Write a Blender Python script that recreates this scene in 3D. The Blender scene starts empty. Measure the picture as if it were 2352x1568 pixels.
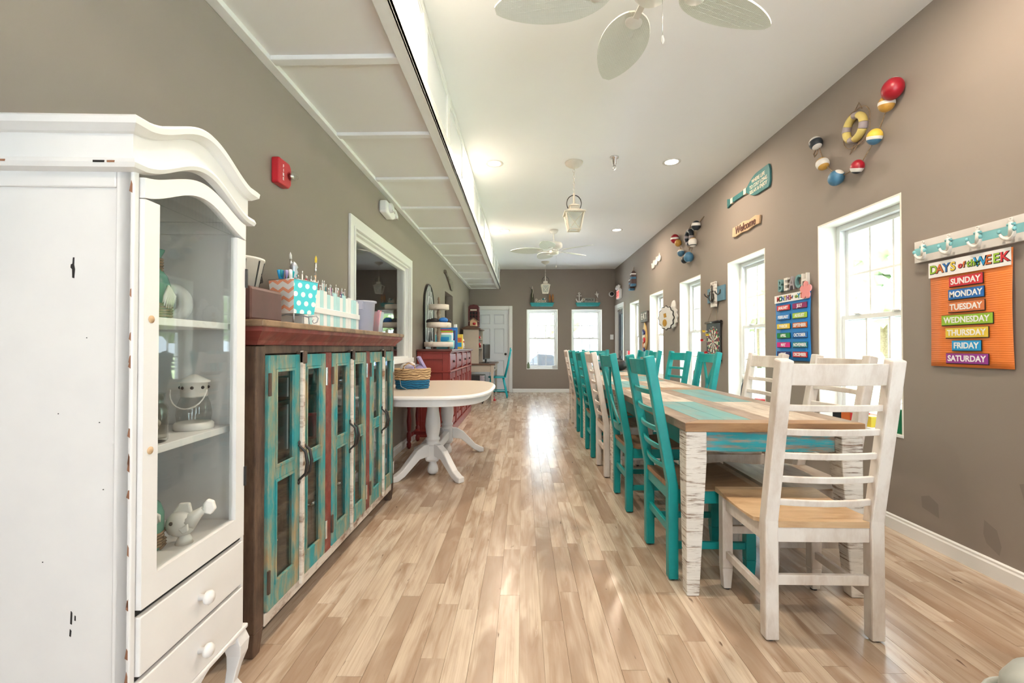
import bpy, bmesh, math, random
from math import sin, cos, pi, radians, sqrt
from mathutils import Vector, Matrix
random.seed(7)
S = bpy.context.scene
COL = S.collection

# ---------------------------------------------------------------- camera, sky, exposure
cam_d = bpy.data.cameras.new('camera'); cam = bpy.data.objects.new('camera', cam_d); COL.objects.link(cam)
cam_d.sensor_width = 36.0; cam_d.lens = 36.0*1045/2352; cam_d.clip_start = .05; cam_d.clip_end = 200
cam.location = (0, 0, 1.1)
cam.rotation_euler = (radians(90)+math.atan(13/1045), 0, math.atan(24/1045))
S.camera = cam
SKY = 5.0
w = bpy.data.worlds.new('sky'); S.world = w; w.use_nodes = True
bg = w.node_tree.nodes['Background']; bg.inputs[0].default_value = (.76, .88, 1, 1); bg.inputs[1].default_value = SKY
S.view_settings.view_transform = 'Standard'; S.view_settings.look = 'None'; S.view_settings.gamma = 1
S.view_settings.use_curve_mapping = False
S.view_settings.exposure = 0.82
S.cycles.adaptive_threshold = 0.02
LAMP_W = 16.0

sun_d = bpy.data.lights.new('sun', 'SUN'); sun_d.energy = 95; sun_d.angle = radians(2); sun_d.color = (.92, .965, 1)   # high over the left roof: lights the ground outside, never the room itself
sun = bpy.data.objects.new('sun', sun_d); COL.objects.link(sun); sun.rotation_euler = (0, radians(-28), 0)

# room numbers (metres): x across, y along the room, camera at y=0
RX, LX, FY, BY, CH = 2.25, -1.3, 11.1, -3.2, 3.0
WIN_Y = [(2.744, 3.51), (4.265, 5.035), (5.79, 6.56), (7.32, 8.09), (8.83, 9.58)]   # right wall windows
WZ0, WZ1 = .56, 2.02
EXTRA_Y = [(-.30, .47), (-1.82, -1.05)]                                # same wall, behind the camera
def portal(name, loc, rot, sx, sy):
    d = bpy.data.lights.new(name, 'AREA'); d.shape = 'RECTANGLE'; d.size = sx; d.size_y = sy
    d.cycles.is_portal = True
    o = bpy.data.objects.new(name, d); COL.objects.link(o); o.location = loc; o.rotation_euler = rot
for a, b in WIN_Y+EXTRA_Y: portal('window_portal', (RX+.21, (a+b)/2, (WZ0+WZ1)/2), (0, radians(90), 0), WZ1-WZ0, b-a)
for a, b in [(.1, .86), (1.19, 1.935)]: portal('window_portal', ((a+b)/2, FY+.21, (WZ0+WZ1)/2), (radians(-90), 0, 0), b-a, WZ1-WZ0)
portal('window_portal', (.60, BY-.11, 1.1), (radians(90), 0, 0), 2.0, 2.1)

# ---------------------------------------------------------------- helpers
def tag(o, label=None, cat=None, group=None, kind=None):
    if label: o['label'] = label
    if cat: o['category'] = cat
    if group: o['group'] = group
    if kind: o['kind'] = kind
    return o
def thing(name, label, cat, loc=(0, 0, 0), rz=0, group=None):
    o = bpy.data.objects.new(name, None); COL.objects.link(o)
    o.location = loc; o.rotation_euler = (0, 0, radians(rz)); o.empty_display_size = .05
    return tag(o, label, cat, group)
def copy_tree(o, parent=None):
    c = o.copy(); COL.objects.link(c); c.parent = parent
    for ch in o.children:
        copy_tree(ch, c)
    return c
class MB:
    def __init__(s): s.v = []; s.f = []; s.m = []; s.sm = []; s.mi = 0; s.smooth = False
    def add(s, vs, fs):
        n = len(s.v); s.v += [tuple(p) for p in vs]
        for f in fs: s.f.append(tuple(i+n for i in f)); s.m.append(s.mi); s.sm.append(s.smooth)
        return s
    def box(s, x0, x1, y0, y1, z0, z1):
        return s.add([(x0,y0,z0),(x1,y0,z0),(x1,y1,z0),(x0,y1,z0),(x0,y0,z1),(x1,y0,z1),(x1,y1,z1),(x0,y1,z1)],
                     [(0,3,2,1),(4,5,6,7),(0,1,5,4),(1,2,6,5),(2,3,7,6),(3,0,4,7)])
    def bc(s, c, d): return s.box(c[0]-d[0]/2,c[0]+d[0]/2,c[1]-d[1]/2,c[1]+d[1]/2,c[2]-d[2]/2,c[2]+d[2]/2)
    def frustum(s, c, z0, z1, a0, b0, a1, b1):     # rectangle a0 x b0 at z0 -> a1 x b1 at z1
        x, y = c
        q = lambda a, b, z: [(x-a/2,y-b/2,z),(x+a/2,y-b/2,z),(x+a/2,y+b/2,z),(x-a/2,y+b/2,z)]
        return s.add(q(a0,b0,z0)+q(a1,b1,z1), [(0,3,2,1),(4,5,6,7),(0,1,5,4),(1,2,6,5),(2,3,7,6),(3,0,4,7)])
    def prism(s, poly, axis, a, b):               # polygon in the plane normal to axis
        n = len(poly)
        def P(p, t): return {'x': (t,p[0],p[1]), 'y': (p[0],t,p[1]), 'z': (p[0],p[1],t)}[axis]
        return s.add([P(p,a) for p in poly]+[P(p,b) for p in poly],
                     [tuple(range(n-1,-1,-1)), tuple(range(n,2*n))]+[(i,(i+1)%n,n+(i+1)%n,n+i) for i in range(n)])
    def lathe(s, prof, n=20, c=(0,0,0), sx=1, sy=1, caps=True):
        sm = s.smooth; s.smooth = True
        vs = [(c[0]+r*sx*cos(2*pi*i/n), c[1]+r*sy*sin(2*pi*i/n), c[2]+z) for r, z in prof for i in range(n)]
        fs = [(k*n+i, k*n+(i+1)%n, (k+1)*n+(i+1)%n, (k+1)*n+i) for k in range(len(prof)-1) for i in range(n)]
        s.add(vs, fs); b = len(s.v)-len(vs); s.smooth = False
        if caps:
            for k, rev in ((0, True), (len(prof)-1, False)):
                if prof[k][0] > 1e-5:
                    f = [b+k*n+i for i in range(n)]
                    s.f.append(tuple(reversed(f) if rev else f)); s.m.append(s.mi); s.sm.append(False)
        s.smooth = sm; return s
    def tube(s, path, r, n=8, closed=False, flat=1.0):
        P = [Vector(p) for p in path]; N = len(P); vs = []; up = Vector((0,0,1))
        rs = r if isinstance(r, (list, tuple)) else [r]*N
        for i in range(N):
            if closed: t = P[(i+1)%N]-P[i-1]
            else: t = P[min(i+1,N-1)]-P[max(i-1,0)]
            t.normalize()
            u = t.cross(up)
            if u.length < 1e-3: u = t.cross(Vector((1,0,0)))
            u.normalize(); v2 = u.cross(t).normalized(); up = v2
            vs += [tuple(P[i]+u*(rs[i]*cos(2*pi*k/n))+v2*(rs[i]*flat*sin(2*pi*k/n))) for k in range(n)]
        m = N if closed else N-1
        fs = [(i*n+k, i*n+(k+1)%n, ((i+1)%N)*n+(k+1)%n, ((i+1)%N)*n+k) for i in range(m) for k in range(n)]
        sm = s.smooth; s.smooth = True; s.add(vs, fs); s.smooth = sm
        if not closed:
            b = len(s.v)-len(vs)
            for f in (tuple(b+k for k in range(n))[::-1], tuple(b+(N-1)*n+k for k in range(n))):
                s.f.append(f); s.m.append(s.mi); s.sm.append(False)
        return s
    def beam(s, p0, p1, wd, h, up=(0,0,1)):
        a, b = Vector(p0), Vector(p1); t = (b-a).normalized(); u = t.cross(Vector(up))
        if u.length < 1e-4: u = t.cross(Vector((1,0,0)))
        u.normalize(); v = u.cross(t); vs = []
        for p in (a, b):
            for i, j in ((-1,-1),(1,-1),(1,1),(-1,1)): vs.append(tuple(p+u*(i*wd/2)+v*(j*h/2)))
        return s.add(vs, [(0,1,2,3),(7,6,5,4),(0,4,5,1),(1,5,6,2),(2,6,7,3),(3,7,4,0)])
    def ball(s, c, r, sc=(1,1,1), n=14, m=8):
        sm = s.smooth; s.smooth = True
        vs = [(c[0],c[1],c[2]-r*sc[2])]
        for j in range(1, m):
            a = -pi/2+pi*j/m
            vs += [(c[0]+r*sc[0]*cos(a)*cos(2*pi*i/n), c[1]+r*sc[1]*cos(a)*sin(2*pi*i/n), c[2]+r*sc[2]*sin(a)) for i in range(n)]
        vs.append((c[0],c[1],c[2]+r*sc[2])); L = len(vs)-1
        fs = [(0, 1+(i+1)%n, 1+i) for i in range(n)]+[(L, 1+(m-2)*n+i, 1+(m-2)*n+(i+1)%n) for i in range(n)]
        fs += [(1+j*n+i, 1+j*n+(i+1)%n, 1+(j+1)*n+(i+1)%n, 1+(j+1)*n+i) for j in range(m-2) for i in range(n)]
        s.add(vs, fs); s.smooth = sm; return s
    def xf(s, M, start=0):
        s.v[start:] = [tuple(M @ Vector(p)) for p in s.v[start:]]; return s
    def build(s, name, mat, parent=None, bevel=0, seg=2, loc=None, rot=None, attr=None):
        me = bpy.data.meshes.new(name); me.from_pydata(s.v, [], s.f)
        for m in (mat if isinstance(mat, (list, tuple)) else [mat]): me.materials.append(m)
        me.polygons.foreach_set('material_index', s.m); me.polygons.foreach_set('use_smooth', s.sm)
        if attr:
            for k, vals in attr.items():
                a = me.attributes.new(k, 'FLOAT', 'POINT'); a.data.foreach_set('value', vals)
        me.update()
        o = bpy.data.objects.new(name, me); COL.objects.link(o); o.parent = parent
        if loc is not None: o.location = loc
        if rot is not None: o.rotation_euler = rot
        if bevel:
            b = o.modifiers.new('edge', 'BEVEL'); b.width = bevel; b.segments = seg; b.limit_method = 'ANGLE'; b.angle_limit = radians(40)
            b.harden_normals = False
        return o
def text(s, size, mat, parent=None, loc=(0,0,0), rot=(pi/2,0,0), ext=.001, off=0.0, name='lettering', sx=1.0, shear=0.0, align='CENTER', space=1.0):
    c = bpy.data.curves.new('t', 'FONT'); c.body = s; c.size = size; c.extrude = ext; c.offset = off
    c.align_x = align; c.align_y = 'CENTER'; c.shear = shear; c.space_character = space; c.resolution_u = 3
    t = bpy.data.objects.new('t', c); COL.objects.link(t)
    dg = bpy.context.evaluated_depsgraph_get(); dg.update()
    me = bpy.data.meshes.new_from_object(t.evaluated_get(dg)); bpy.data.objects.remove(t); bpy.data.curves.remove(c)
    me.materials.clear(); me.materials.append(mat)
    if sx != 1.0:
        for v in me.vertices: v.co.x *= sx
    o = bpy.data.objects.new(name, me); me.name = name; COL.objects.link(o); o.parent = parent; o.location = loc; o.rotation_euler = rot
    return o

# ---------------------------------------------------------------- materials
def nodes(name):
    m = bpy.data.materials.new(name); m.use_nodes = True
    nt = m.node_tree; return m, nt, nt.nodes['Principled BSDF']
def N(nt, t, **kw):
    n = nt.nodes.new(t)
    for k, v in kw.items(): setattr(n, k, v)
    return n
def rgba(c): return (c[0], c[1], c[2], 1)
def coords(nt, scale, kind='Object', rot=(0,0,0)):
    tc = N(nt, 'ShaderNodeTexCoord'); mp = N(nt, 'ShaderNodeMapping')
    mp.inputs['Scale'].default_value = scale; mp.inputs['Rotation'].default_value = rot
    nt.links.new(tc.outputs[kind], mp.inputs[0]); return mp.outputs[0]
def noise(nt, vec, scale, detail=4, rough=.55, dist=0):
    n = N(nt, 'ShaderNodeTexNoise'); n.inputs['Scale'].default_value = scale; n.inputs['Detail'].default_value = detail
    n.inputs['Roughness'].default_value = rough; n.inputs['Distortion'].default_value = dist
    if vec is not None: nt.links.new(vec, n.inputs['Vector'])
    return n.outputs['Fac']
def ramp(nt, fac, stops, interp='LINEAR'):
    r = N(nt, 'ShaderNodeValToRGB'); r.color_ramp.interpolation = interp; e = r.color_ramp.elements
    while len(e) < len(stops): e.new(.5)
    for k, (p, c) in enumerate(stops):
        e[k].position = p; e[k].color = rgba(c) if not isinstance(c, (int, float)) else (c, c, c, 1)
    nt.links.new(fac, r.inputs[0]); return r.outputs[0]
def mix(nt, fac, a, b, bt='MIX'):
    n = N(nt, 'ShaderNodeMix', data_type='RGBA', blend_type=bt)
    for s, val in ((n.inputs[0], fac), (n.inputs[6], a), (n.inputs[7], b)):
        if hasattr(val, 'is_linked') or hasattr(val, 'links'): nt.links.new(val, s)
        elif isinstance(val, (int, float)): s.default_value = val
        else: s.default_value = rgba(val)
    return n.outputs[2]
def bump(nt, b, h, strength=.2, dist=.002):
    n = N(nt, 'ShaderNodeBump'); n.inputs['Strength'].default_value = strength; n.inputs['Distance'].default_value = dist
    nt.links.new(h, n.inputs['Height']); nt.links.new(n.outputs[0], b.inputs['Normal'])
def math_(nt, op, a, b=None):
    n = N(nt, 'ShaderNodeMath', operation=op)
    for i, v in enumerate((a, b)):
        if v is None: continue
        if isinstance(v, (int, float)): n.inputs[i].default_value = v
        else: nt.links.new(v, n.inputs[i])
    return n.outputs[0]
def paint(name, col, rough=.55, var=.05, scale=6, bmp=0, metal=0, spec=.5, coat=0):
    m, nt, b = nodes(name)
    f = noise(nt, coords(nt, (1,1,1)), scale, 5)
    c = ramp(nt, f, [(.3, [x*(1-var) for x in col]), (.7, [min(1, x*(1+var)) for x in col])])
    nt.links.new(c, b.inputs['Base Color']); b.inputs['Roughness'].default_value = rough; b.inputs['Metallic'].default_value = metal
    b.inputs['Specular IOR Level'].default_value = spec; b.inputs['Coat Weight'].default_value = coat
    if bmp: bump(nt, b, noise(nt, coords(nt, (1,1,1)), 180, 3), bmp, .001)
    return m
def distressed(name, top, under, amount=.45, scale=(6,6,40), soft=.05, top2=None, rough=.6, under2=None, nscale=1.0):
    """paint rubbed through to the layer beneath along the grain"""
    m, nt, b = nodes(name)
    v = coords(nt, scale)
    f1 = noise(nt, v, nscale, 8, .7); f2 = noise(nt, coords(nt, (1,1,1)), 5, 4)
    f = math_(nt, 'ADD', math_(nt, 'MULTIPLY', f1, .7), math_(nt, 'MULTIPLY', f2, .3))
    msk = ramp(nt, f, [(amount-soft, 0), (amount+soft, 1)])
    t2 = top2 or [x*.8 for x in top]
    ct = mix(nt, ramp(nt, noise(nt, v, nscale*.6, 4), [(.35, 0), (.65, 1)]), top, t2)
    cu = mix(nt, ramp(nt, noise(nt, v, nscale*1.7, 6), [(.4, 0), (.6, 1)]), under, under2 or [x*.6 for x in under])
    nt.links.new(mix(nt, msk, cu, ct), b.inputs['Base Color']); b.inputs['Roughness'].default_value = rough
    bump(nt, b, msk, .35, .0012)
    return m
def wood(name, c1, c2, scale=(20,2,20), rough=.5, dark=None, spec=.4):
    m, nt, b = nodes(name)
    v = coords(nt, scale); f = noise(nt, v, 1.0, 7, .62, .4)
    c = ramp(nt, f, [(.25, dark or [x*.6 for x in c1]), (.42, c1), (.7, c2)])
    nt.links.new(c, b.inputs['Base Color']); b.inputs['Roughness'].default_value = rough; b.inputs['Specular IOR Level'].default_value = spec
    bump(nt, b, f, .15, .001)
    return m
def pane(name, tint=(1,1,1), gloss=.02, strength=1.0):
    m, nt, b = nodes(name); nt.nodes.remove(b)
    tr = N(nt, 'ShaderNodeBsdfTransparent'); tr.inputs[0].default_value = rgba(tint)
    gl = N(nt, 'ShaderNodeBsdfGlossy'); gl.inputs['Roughness'].default_value = gloss
    lw = N(nt, 'ShaderNodeLayerWeight'); lw.inputs[0].default_value = .5           # Schlick, the same from both sides of the sheet
    fac = math_(nt, 'ADD', math_(nt, 'MULTIPLY', math_(nt, 'POWER', lw.outputs['Facing'], 5.0), .9*min(1, strength)), .04*strength)
    mx = N(nt, 'ShaderNodeMixShader'); nt.links.new(fac, mx.inputs[0])
    nt.links.new(tr.outputs[0], mx.inputs[1]); nt.links.new(gl.outputs[0], mx.inputs[2])
    nt.links.new(mx.outputs[0], nt.nodes['Material Output'].inputs[0]); return m
def frosted(name, col, mixf=.5):
    m, nt, b = nodes(name); b.inputs['Base Color'].default_value = rgba(col); b.inputs['Roughness'].default_value = .25
    tr = N(nt, 'ShaderNodeBsdfTransparent'); tr.inputs[0].default_value = rgba([min(1, x*1.1) for x in col])
    mx = N(nt, 'ShaderNodeMixShader'); mx.inputs[0].default_value = mixf
    nt.links.new(tr.outputs[0], mx.inputs[1]); nt.links.new(b.outputs[0], mx.inputs[2])
    nt.links.new(mx.outputs[0], nt.nodes['Material Output'].inputs[0]); return m
def emit(name, col, s):
    m, nt, b = nodes(name); b.inputs['Base Color'].default_value = rgba(col)
    b.inputs['Emission Color'].default_value = rgba(col); b.inputs['Emission Strength'].default_value = s; return m
def flat(name, col, rough=.5, metal=0, coat=0):
    m, nt, b = nodes(name); b.inputs['Base Color'].default_value = rgba(col); b.inputs['Roughness'].default_value = rough
    b.inputs['Metallic'].default_value = metal; b.inputs['Coat Weight'].default_value = coat; return m

M = {}
M['wall'] = paint('greige_wall_paint', (.262, .221, .189), .8, .025, 1.5, .08)
M['white'] = paint('white_trim_paint', (.80, .80, .79), .4, .015, 3)
M['reveal'] = paint('cream_reveal_paint', (.80, .78, .72), .6, .015, 3)
M['ceil'] = paint('ceiling_paint', (.88, .88, .875), .85, .01, 2)
M['soffit'] = paint('soffit_panel_paint', (.77, .755, .735), .6, .012, 2)
M['vinyl'] = paint('white_vinyl', (.82, .83, .83), .35, .01, 2)
M['glass'] = pane('window_glass', (.97, .99, .98))
M['cabglass'] = pane('cabinet_glass', (.97, .985, .98))
M['jar'] = pane('jar_glass', (.965, .985, .98), .02, 1.8)
M['lampglass'] = frosted('seeded_lamp_glass', (.80, .82, .78), .38)
M['doorwhite'] = paint('door_paint', (.70, .74, .78), .45, .01, 2)
M['dark'] = flat('black_void', (.015, .014, .013), .7)
M['iron'] = paint('black_iron', (.025, .022, .02), .4, .2, 30)
M['steel'] = flat('chrome', (.75, .75, .75), .2, 1)
M['armoire'] = distressed('distressed_white_paint', (.76, .755, .75), (.45, .26, .14), .295, (6,6,6), .006, (.735, .73, .73), .45, (.12,.07,.05), 2.6)
M['teal_worn'] = distressed('worn_teal_paint', (.015, .27, .30), (.42, .34, .19), .475, (20,20,5), .08, (.06, .26, .24), .6, (.34, .24, .12), 1.0)
M['red_worn'] = distressed('worn_red_paint', (.15, .026, .019), (.10, .035, .025), .45, (14,3,14), .12, (.24, .035, .024), .6, (.26, .12, .085))
M['brown_worn'] = distressed('reclaimed_brown_wood', (.075, .042, .028), (.15, .085, .05), .46, (14,14,3), .10, (.045, .027, .02), .65, (.22, .14, .085))
M['white_worn'] = distressed('worn_white_board', (.72, .66, .58), (.30, .16, .09), .45, (8,4,20), .06, (.6, .52, .45), .7)
M['top_brown'] = distressed('cabinet_top_wood', (.24, .15, .08), (.13, .08, .045), .46, (10,3,10), .10, (.33, .21, .12), .6)
M['teal'] = distressed('teal_chair_paint', (.0, .30, .30), (.30, .24, .13), .25, (9,9,9), .008, (.0, .245, .245), .38, None, 2.0)
M['chairseat'] = wood('brown_seat_wood', (.22, .125, .065), (.33, .2, .11), (16,2.5,16), .5)
M['whitewash'] = distressed('whitewashed_wood', (.78, .74, .70), (.52, .43, .36), .42, (9,9,3), .14, (.72, .67, .62), .5, (.45,.35,.28))
M['pine'] = wood('natural_pine', (.50, .33, .185), (.66, .48, .30), (3,14,14), .5, (.32, .18, .09))
M['greyseat'] = wood('weathered_seat', (.36, .27, .2), (.52, .43, .34), (3,14,14), .5)
M['tbl_teal'] = distressed('table_teal_plank', (.12, .32, .315), (.27, .27, .20), .40, (14,3,14), .12, (.09, .27, .28), .55)
M['tbl_white'] = distressed('table_white_plank', (.66, .58, .48), (.34, .24, .17), .46, (14,3,14), .14, (.56, .48, .40), .6)
M['tbl_brown'] = distressed('table_brown_plank', (.26, .17, .11), (.17, .11, .075), .45, (12,3,12), .12, (.36, .27, .2), .55, (.11,.07,.05))
M['tbl_edge'] = wood('table_edge_wood', (.25, .135, .065), (.42, .26, .13), (3,14,20), .5, (.10,.055,.045))
M['leg_worn'] = distressed('table_leg_worn_white', (.80, .77, .72), (.34, .24, .17), .45, (7,7,110), .035, (.72, .69, .64), .6, (.16, .11, .08), 1.0)
M['apron_worn'] = distressed('table_apron_worn', (.01, .36, .46), (.40, .30, .22), .485, (4,4,40), .05, (.03, .36, .42), .6, (.26,.18,.13), 1.0)
M['tablewhite'] = paint('white_lacquer', (.80, .80, .80), .35, .02, 3)
M['tabletop_cream'] = paint('cream_table_top', (.70, .62, .53), .3, .02, 2)
M['redlac'] = distressed('sideboard_red', (.25, .035, .028), (.42, .2, .16), .29, (10,10,10), .03, (.21, .03, .024), .35)
M['redleg'] = paint('red_turned_paint', (.22, .02, .018), .35, .1, 10)
M['wicker'] = None
M['lamp_white'] = distressed('antique_white_metal', (.62, .58, .50), (.32, .22, .14), .34, (14,14,14), .06, (.55, .5, .42), .55)
M['fan'] = paint('fan_blade_white', (.64, .67, .61), .55, .02, 4)
def woven(m, sc, st):
    nt = m.node_tree; b = nt.nodes['Principled BSDF']; v = coords(nt, (1,1,1)); hs = []
    for dirn in ('X', 'Y'):
        wv = N(nt, 'ShaderNodeTexWave', wave_type='BANDS', bands_direction=dirn); wv.inputs['Scale'].default_value = sc; wv.inputs['Distortion'].default_value = .6; nt.links.new(v, wv.inputs[0]); hs.append(wv.outputs[0])
    h = math_(nt, 'MULTIPLY', hs[0], hs[1]); bump(nt, b, h, st, .002)
    src = b.inputs['Base Color'].links[0].from_socket; nt.links.new(mix(nt, h, src, (.74, .76, .71)), b.inputs['Base Color'])
woven(M['fan'], 38, .5)
M['fanbody'] = paint('fan_body_white', (.74, .73, .69), .4, .01, 4)
M['rope'] = distressed('jute_rope', (.36, .25, .15), (.22, .15, .09), .5, (60,60,60), .1)
M['red'] = paint('red_plastic', (.42, .012, .02), .35, .04)
M['bred'] = paint('buoy_red', (.30, .006, .016), .35, .12, 25)
M['bblue'] = paint('buoy_blue', (.05, .16, .27), .45, .12, 25)
M['bnavy'] = paint('buoy_navy', (.012, .02, .03), .45, .12, 25)
M['byel'] = paint('buoy_yellow', (.72, .50, .06), .45, .1, 25)
M['boch'] = paint('buoy_ochre', (.45, .24, .04), .45, .12, 25)
M['bwhite'] = paint('buoy_white', (.72, .70, .66), .5, .05, 25)
M['greywood'] = paint('grey_paint', (.30, .28, .30), .6, .08, 15)
M['black'] = paint('black_matte', (.018, .017, .018), .5, .1)
M['blackgloss'] = flat('black_gloss', (.01, .01, .012), .12, 0, .3)
def col(k, c, r=.5): M[k] = flat(k, c, r); return M[k]
for k, c in dict(c_orange=(.72,.17,.03), c_red=(.55,.02,.03), c_blue=(.01,.13,.42), c_green=(.28,.48,.03), c_yellow=(.72,.53,.05), c_sky=(.01,.30,.62),
                 c_purple=(.28,.03,.26), c_white=(.82,.82,.82), c_pink=(.72,.26,.26), c_magenta=(.62,.01,.20), c_dgreen=(.0,.22,.04), c_teal=(.01,.22,.26),
                 c_navy=(.02,.02,.14), c_chart=(.005,.19,.55), c_aqua=(.22,.58,.62), c_lav=(.42,.36,.62), c_tan=(.55,.38,.22), c_peach=(.80,.36,.22),
                 c_grey=(.3,.3,.3), c_lgrey=(.55,.55,.55), c_cream=(.68,.60,.48), c_black=(.012,.012,.014), c_plum=(.25,.01,.11), c_torange=(.55,.12,.02),
                 c_brown=(.10,.035,.025), c_turq=(.0,.36,.40), c_lime=(.35,.55,.05)).items(): col(k, c)
# woven basket materials
def weave(name, c1, c2, sc=90):
    m, nt, b = nodes(name); v = coords(nt, (1,1,1))
    wv = N(nt, 'ShaderNodeTexWave', wave_type='BANDS', bands_direction='Z'); wv.inputs['Scale'].default_value = sc/6; wv.inputs['Distortion'].default_value = 6; wv.inputs['Detail'].default_value = 3
    nt.links.new(v, wv.inputs[0]); c = ramp(nt, wv.outputs[0], [(.2, c2), (.7, c1)])
    nt.links.new(c, b.inputs['Base Color']); b.inputs['Roughness'].default_value = .75; bump(nt, b, wv.outputs[0], .8, .004); return m
M['wicker'] = weave('seagrass_weave', (.60, .41, .22), (.28, .17, .08))
M['wickerblue'] = weave('blue_dyed_weave', (.01, .17, .32), (.0, .07, .16))

# floor planks: tone per board from an attribute, grain along y
def floor_mat():
    m, nt, b = nodes('maple_strip_floor')
    at = N(nt, 'ShaderNodeAttribute', attribute_name='tone'); t = at.outputs['Fac']
    g = N(nt, 'ShaderNodeNewGeometry'); sp = N(nt, 'ShaderNodeVectorMath', operation='MULTIPLY'); sp.inputs[1].default_value = (22, 2.2, 1)
    nt.links.new(g.outputs['Position'], sp.inputs[0])
    of = N(nt, 'ShaderNodeVectorMath', operation='ADD'); cb = N(nt, 'ShaderNodeCombineXYZ'); nt.links.new(math_(nt, 'MULTIPLY', t, 91.0), cb.inputs[2]); nt.links.new(math_(nt, 'MULTIPLY', t, 57.0), cb.inputs[1])
    nt.links.new(sp.outputs[0], of.inputs[0]); nt.links.new(cb.outputs[0], of.inputs[1])
    f = noise(nt, of.outputs[0], 1.0, 6, .6, .6)
    lo = N(nt, 'ShaderNodeVectorMath', operation='MULTIPLY'); lo.inputs[1].default_value = (.35, .7, 1); nt.links.new(of.outputs[0], lo.inputs[0])
    f2 = noise(nt, lo.outputs[0], 1.0, 3, .5, .8)
    base = ramp(nt, t, [(0, (.37, .265, .19)), (.4, (.46, .35, .26)), (.75, (.53, .42, .32)), (1, (.61, .51, .405))])
    c = mix(nt, ramp(nt, f, [(.34, .85), (.52, 0)]), base, (.33, .22, .145))
    c = mix(nt, ramp(nt, f2, [(.50, 0), (.68, .75)]), c, (.70, .585, .455))
    c = mix(nt, ramp(nt, f2, [(.28, .9), (.45, 0)]), c, (.30, .195, .125))
    fg = N(nt, 'ShaderNodeVectorMath', operation='MULTIPLY'); fg.inputs[1].default_value = (7, .9, 1); nt.links.new(of.outputs[0], fg.inputs[0])
    c = mix(nt, ramp(nt, noise(nt, fg.outputs[0], 1.0, 4, .6), [(.35, .35), (.55, 0)]), c, (.36, .25, .17))
    kn = N(nt, 'ShaderNodeVectorMath', operation='MULTIPLY'); kn.inputs[1].default_value = (1.1, 2.6, 1); nt.links.new(of.outputs[0], kn.inputs[0])
    k = noise(nt, kn.outputs[0], 1.6, 2, .5)
    c = mix(nt, ramp(nt, k, [(.72, 0), (.78, .85)]), c, (.11, .065, .04))
    nt.links.new(c, b.inputs['Base Color']); b.inputs['Roughness'].default_value = .30; b.inputs['Specular IOR Level'].default_value = .5
    nt.links.new(ramp(nt, f, [(.2, .29), (.8, .21)]), b.inputs['Roughness'])
    return m
M['floor'] = floor_mat()

# ================================================================ STRUCTURE
def struct(mb, name, mat, bevel=0): return tag(mb.build(name, mat, None, bevel), kind='structure')
TH = .22
DOOR_Y = (10.17, 10.98)
# right wall: boxes around window and door openings
def wall_boxes(mb, ops, a0, a1, put):      # ops: (a, b, z0, z1) sorted; put(a, b, z0, z1)
    x = a0
    for a, b, z0, z1 in ops:
        put(x, a, 0, CH)
        if z0 > 0: put(a, b, 0, z0)
        put(a, b, z1, CH); x = b
    put(x, a1, 0, CH)
ops = sorted([(a, b, WZ0, WZ1) for a, b in WIN_Y+EXTRA_Y]+[(DOOR_Y[0], DOOR_Y[1], 0, 2.03)])
mb = MB(); wall_boxes(mb, ops, BY, FY+TH, lambda a, b, z0, z1: mb.box(RX, RX+TH, a, b, z0, z1)); struct(mb, 'wall_right', M['wall'])
wr = bpy.data.objects['wall_right']; pm = paint('touch_up_patch_paint', (.212, .178, .152), .8, .03, 3)
def patch(y, z, pts): MB().add([(RX-.0012, y-a, z+b) for a, b in pts], [tuple(range(len(pts)))]).build('touch_up_patch', pm, wr)
patch(2.58, .22, [(-.05, .04), (.0, .06), (.055, .03), (.06, -.045), (.0, -.03), (-.045, -.02)]); patch(2.25, .19, [(-.03, .07), (.03, .04), (.05, -.03), (.04, -.075), (-.02, -.04), (-.035, 0)]); patch(2.06, .42, [(-.06, .06), (.05, .09), (.07, -.03), (-.03, -.05)])
FWIN = [(.1, .86), (1.19, 1.935)]
FDOOR = (-1.17, -.32)
ops = [(FDOOR[0], FDOOR[1], 0, 2.03)]+[(a, b, WZ0, WZ1) for a, b in FWIN]
mb = MB(); wall_boxes(mb, ops, LX-TH, RX, lambda a, b, z0, z1: mb.box(a, b, FY, FY+TH, z0, z1)); struct(mb, 'wall_far', M['wall'])
LWIN = (3.45, 5.17, .98, 2.01); NICHE = (7.6, 8.46, 0, 2.045)
mb = MB(); wall_boxes(mb, [LWIN, NICHE], BY, FY, lambda a, b, z0, z1: mb.box(LX-.13, LX, a, b, z0, z1)); struct(mb, 'wall_left', M['wall'])
mb = MB(); wall_boxes(mb, [(-.4, 1.6, .02, 2.1)], LX-.13, RX+TH, lambda a, b, z0, z1: mb.box(a, b, BY-.15, BY, z0, z1)); struct(mb, 'wall_back', M['wall'])
struct(MB().box(LX-.13, RX+TH, BY-.15, FY+TH, CH, CH+.12), 'ceiling', M['ceil'])
struct(MB().box(-5.2, RX+.6, BY-.5, FY+.6, CH+.12, CH+.3), 'roof', M['black'])
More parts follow.
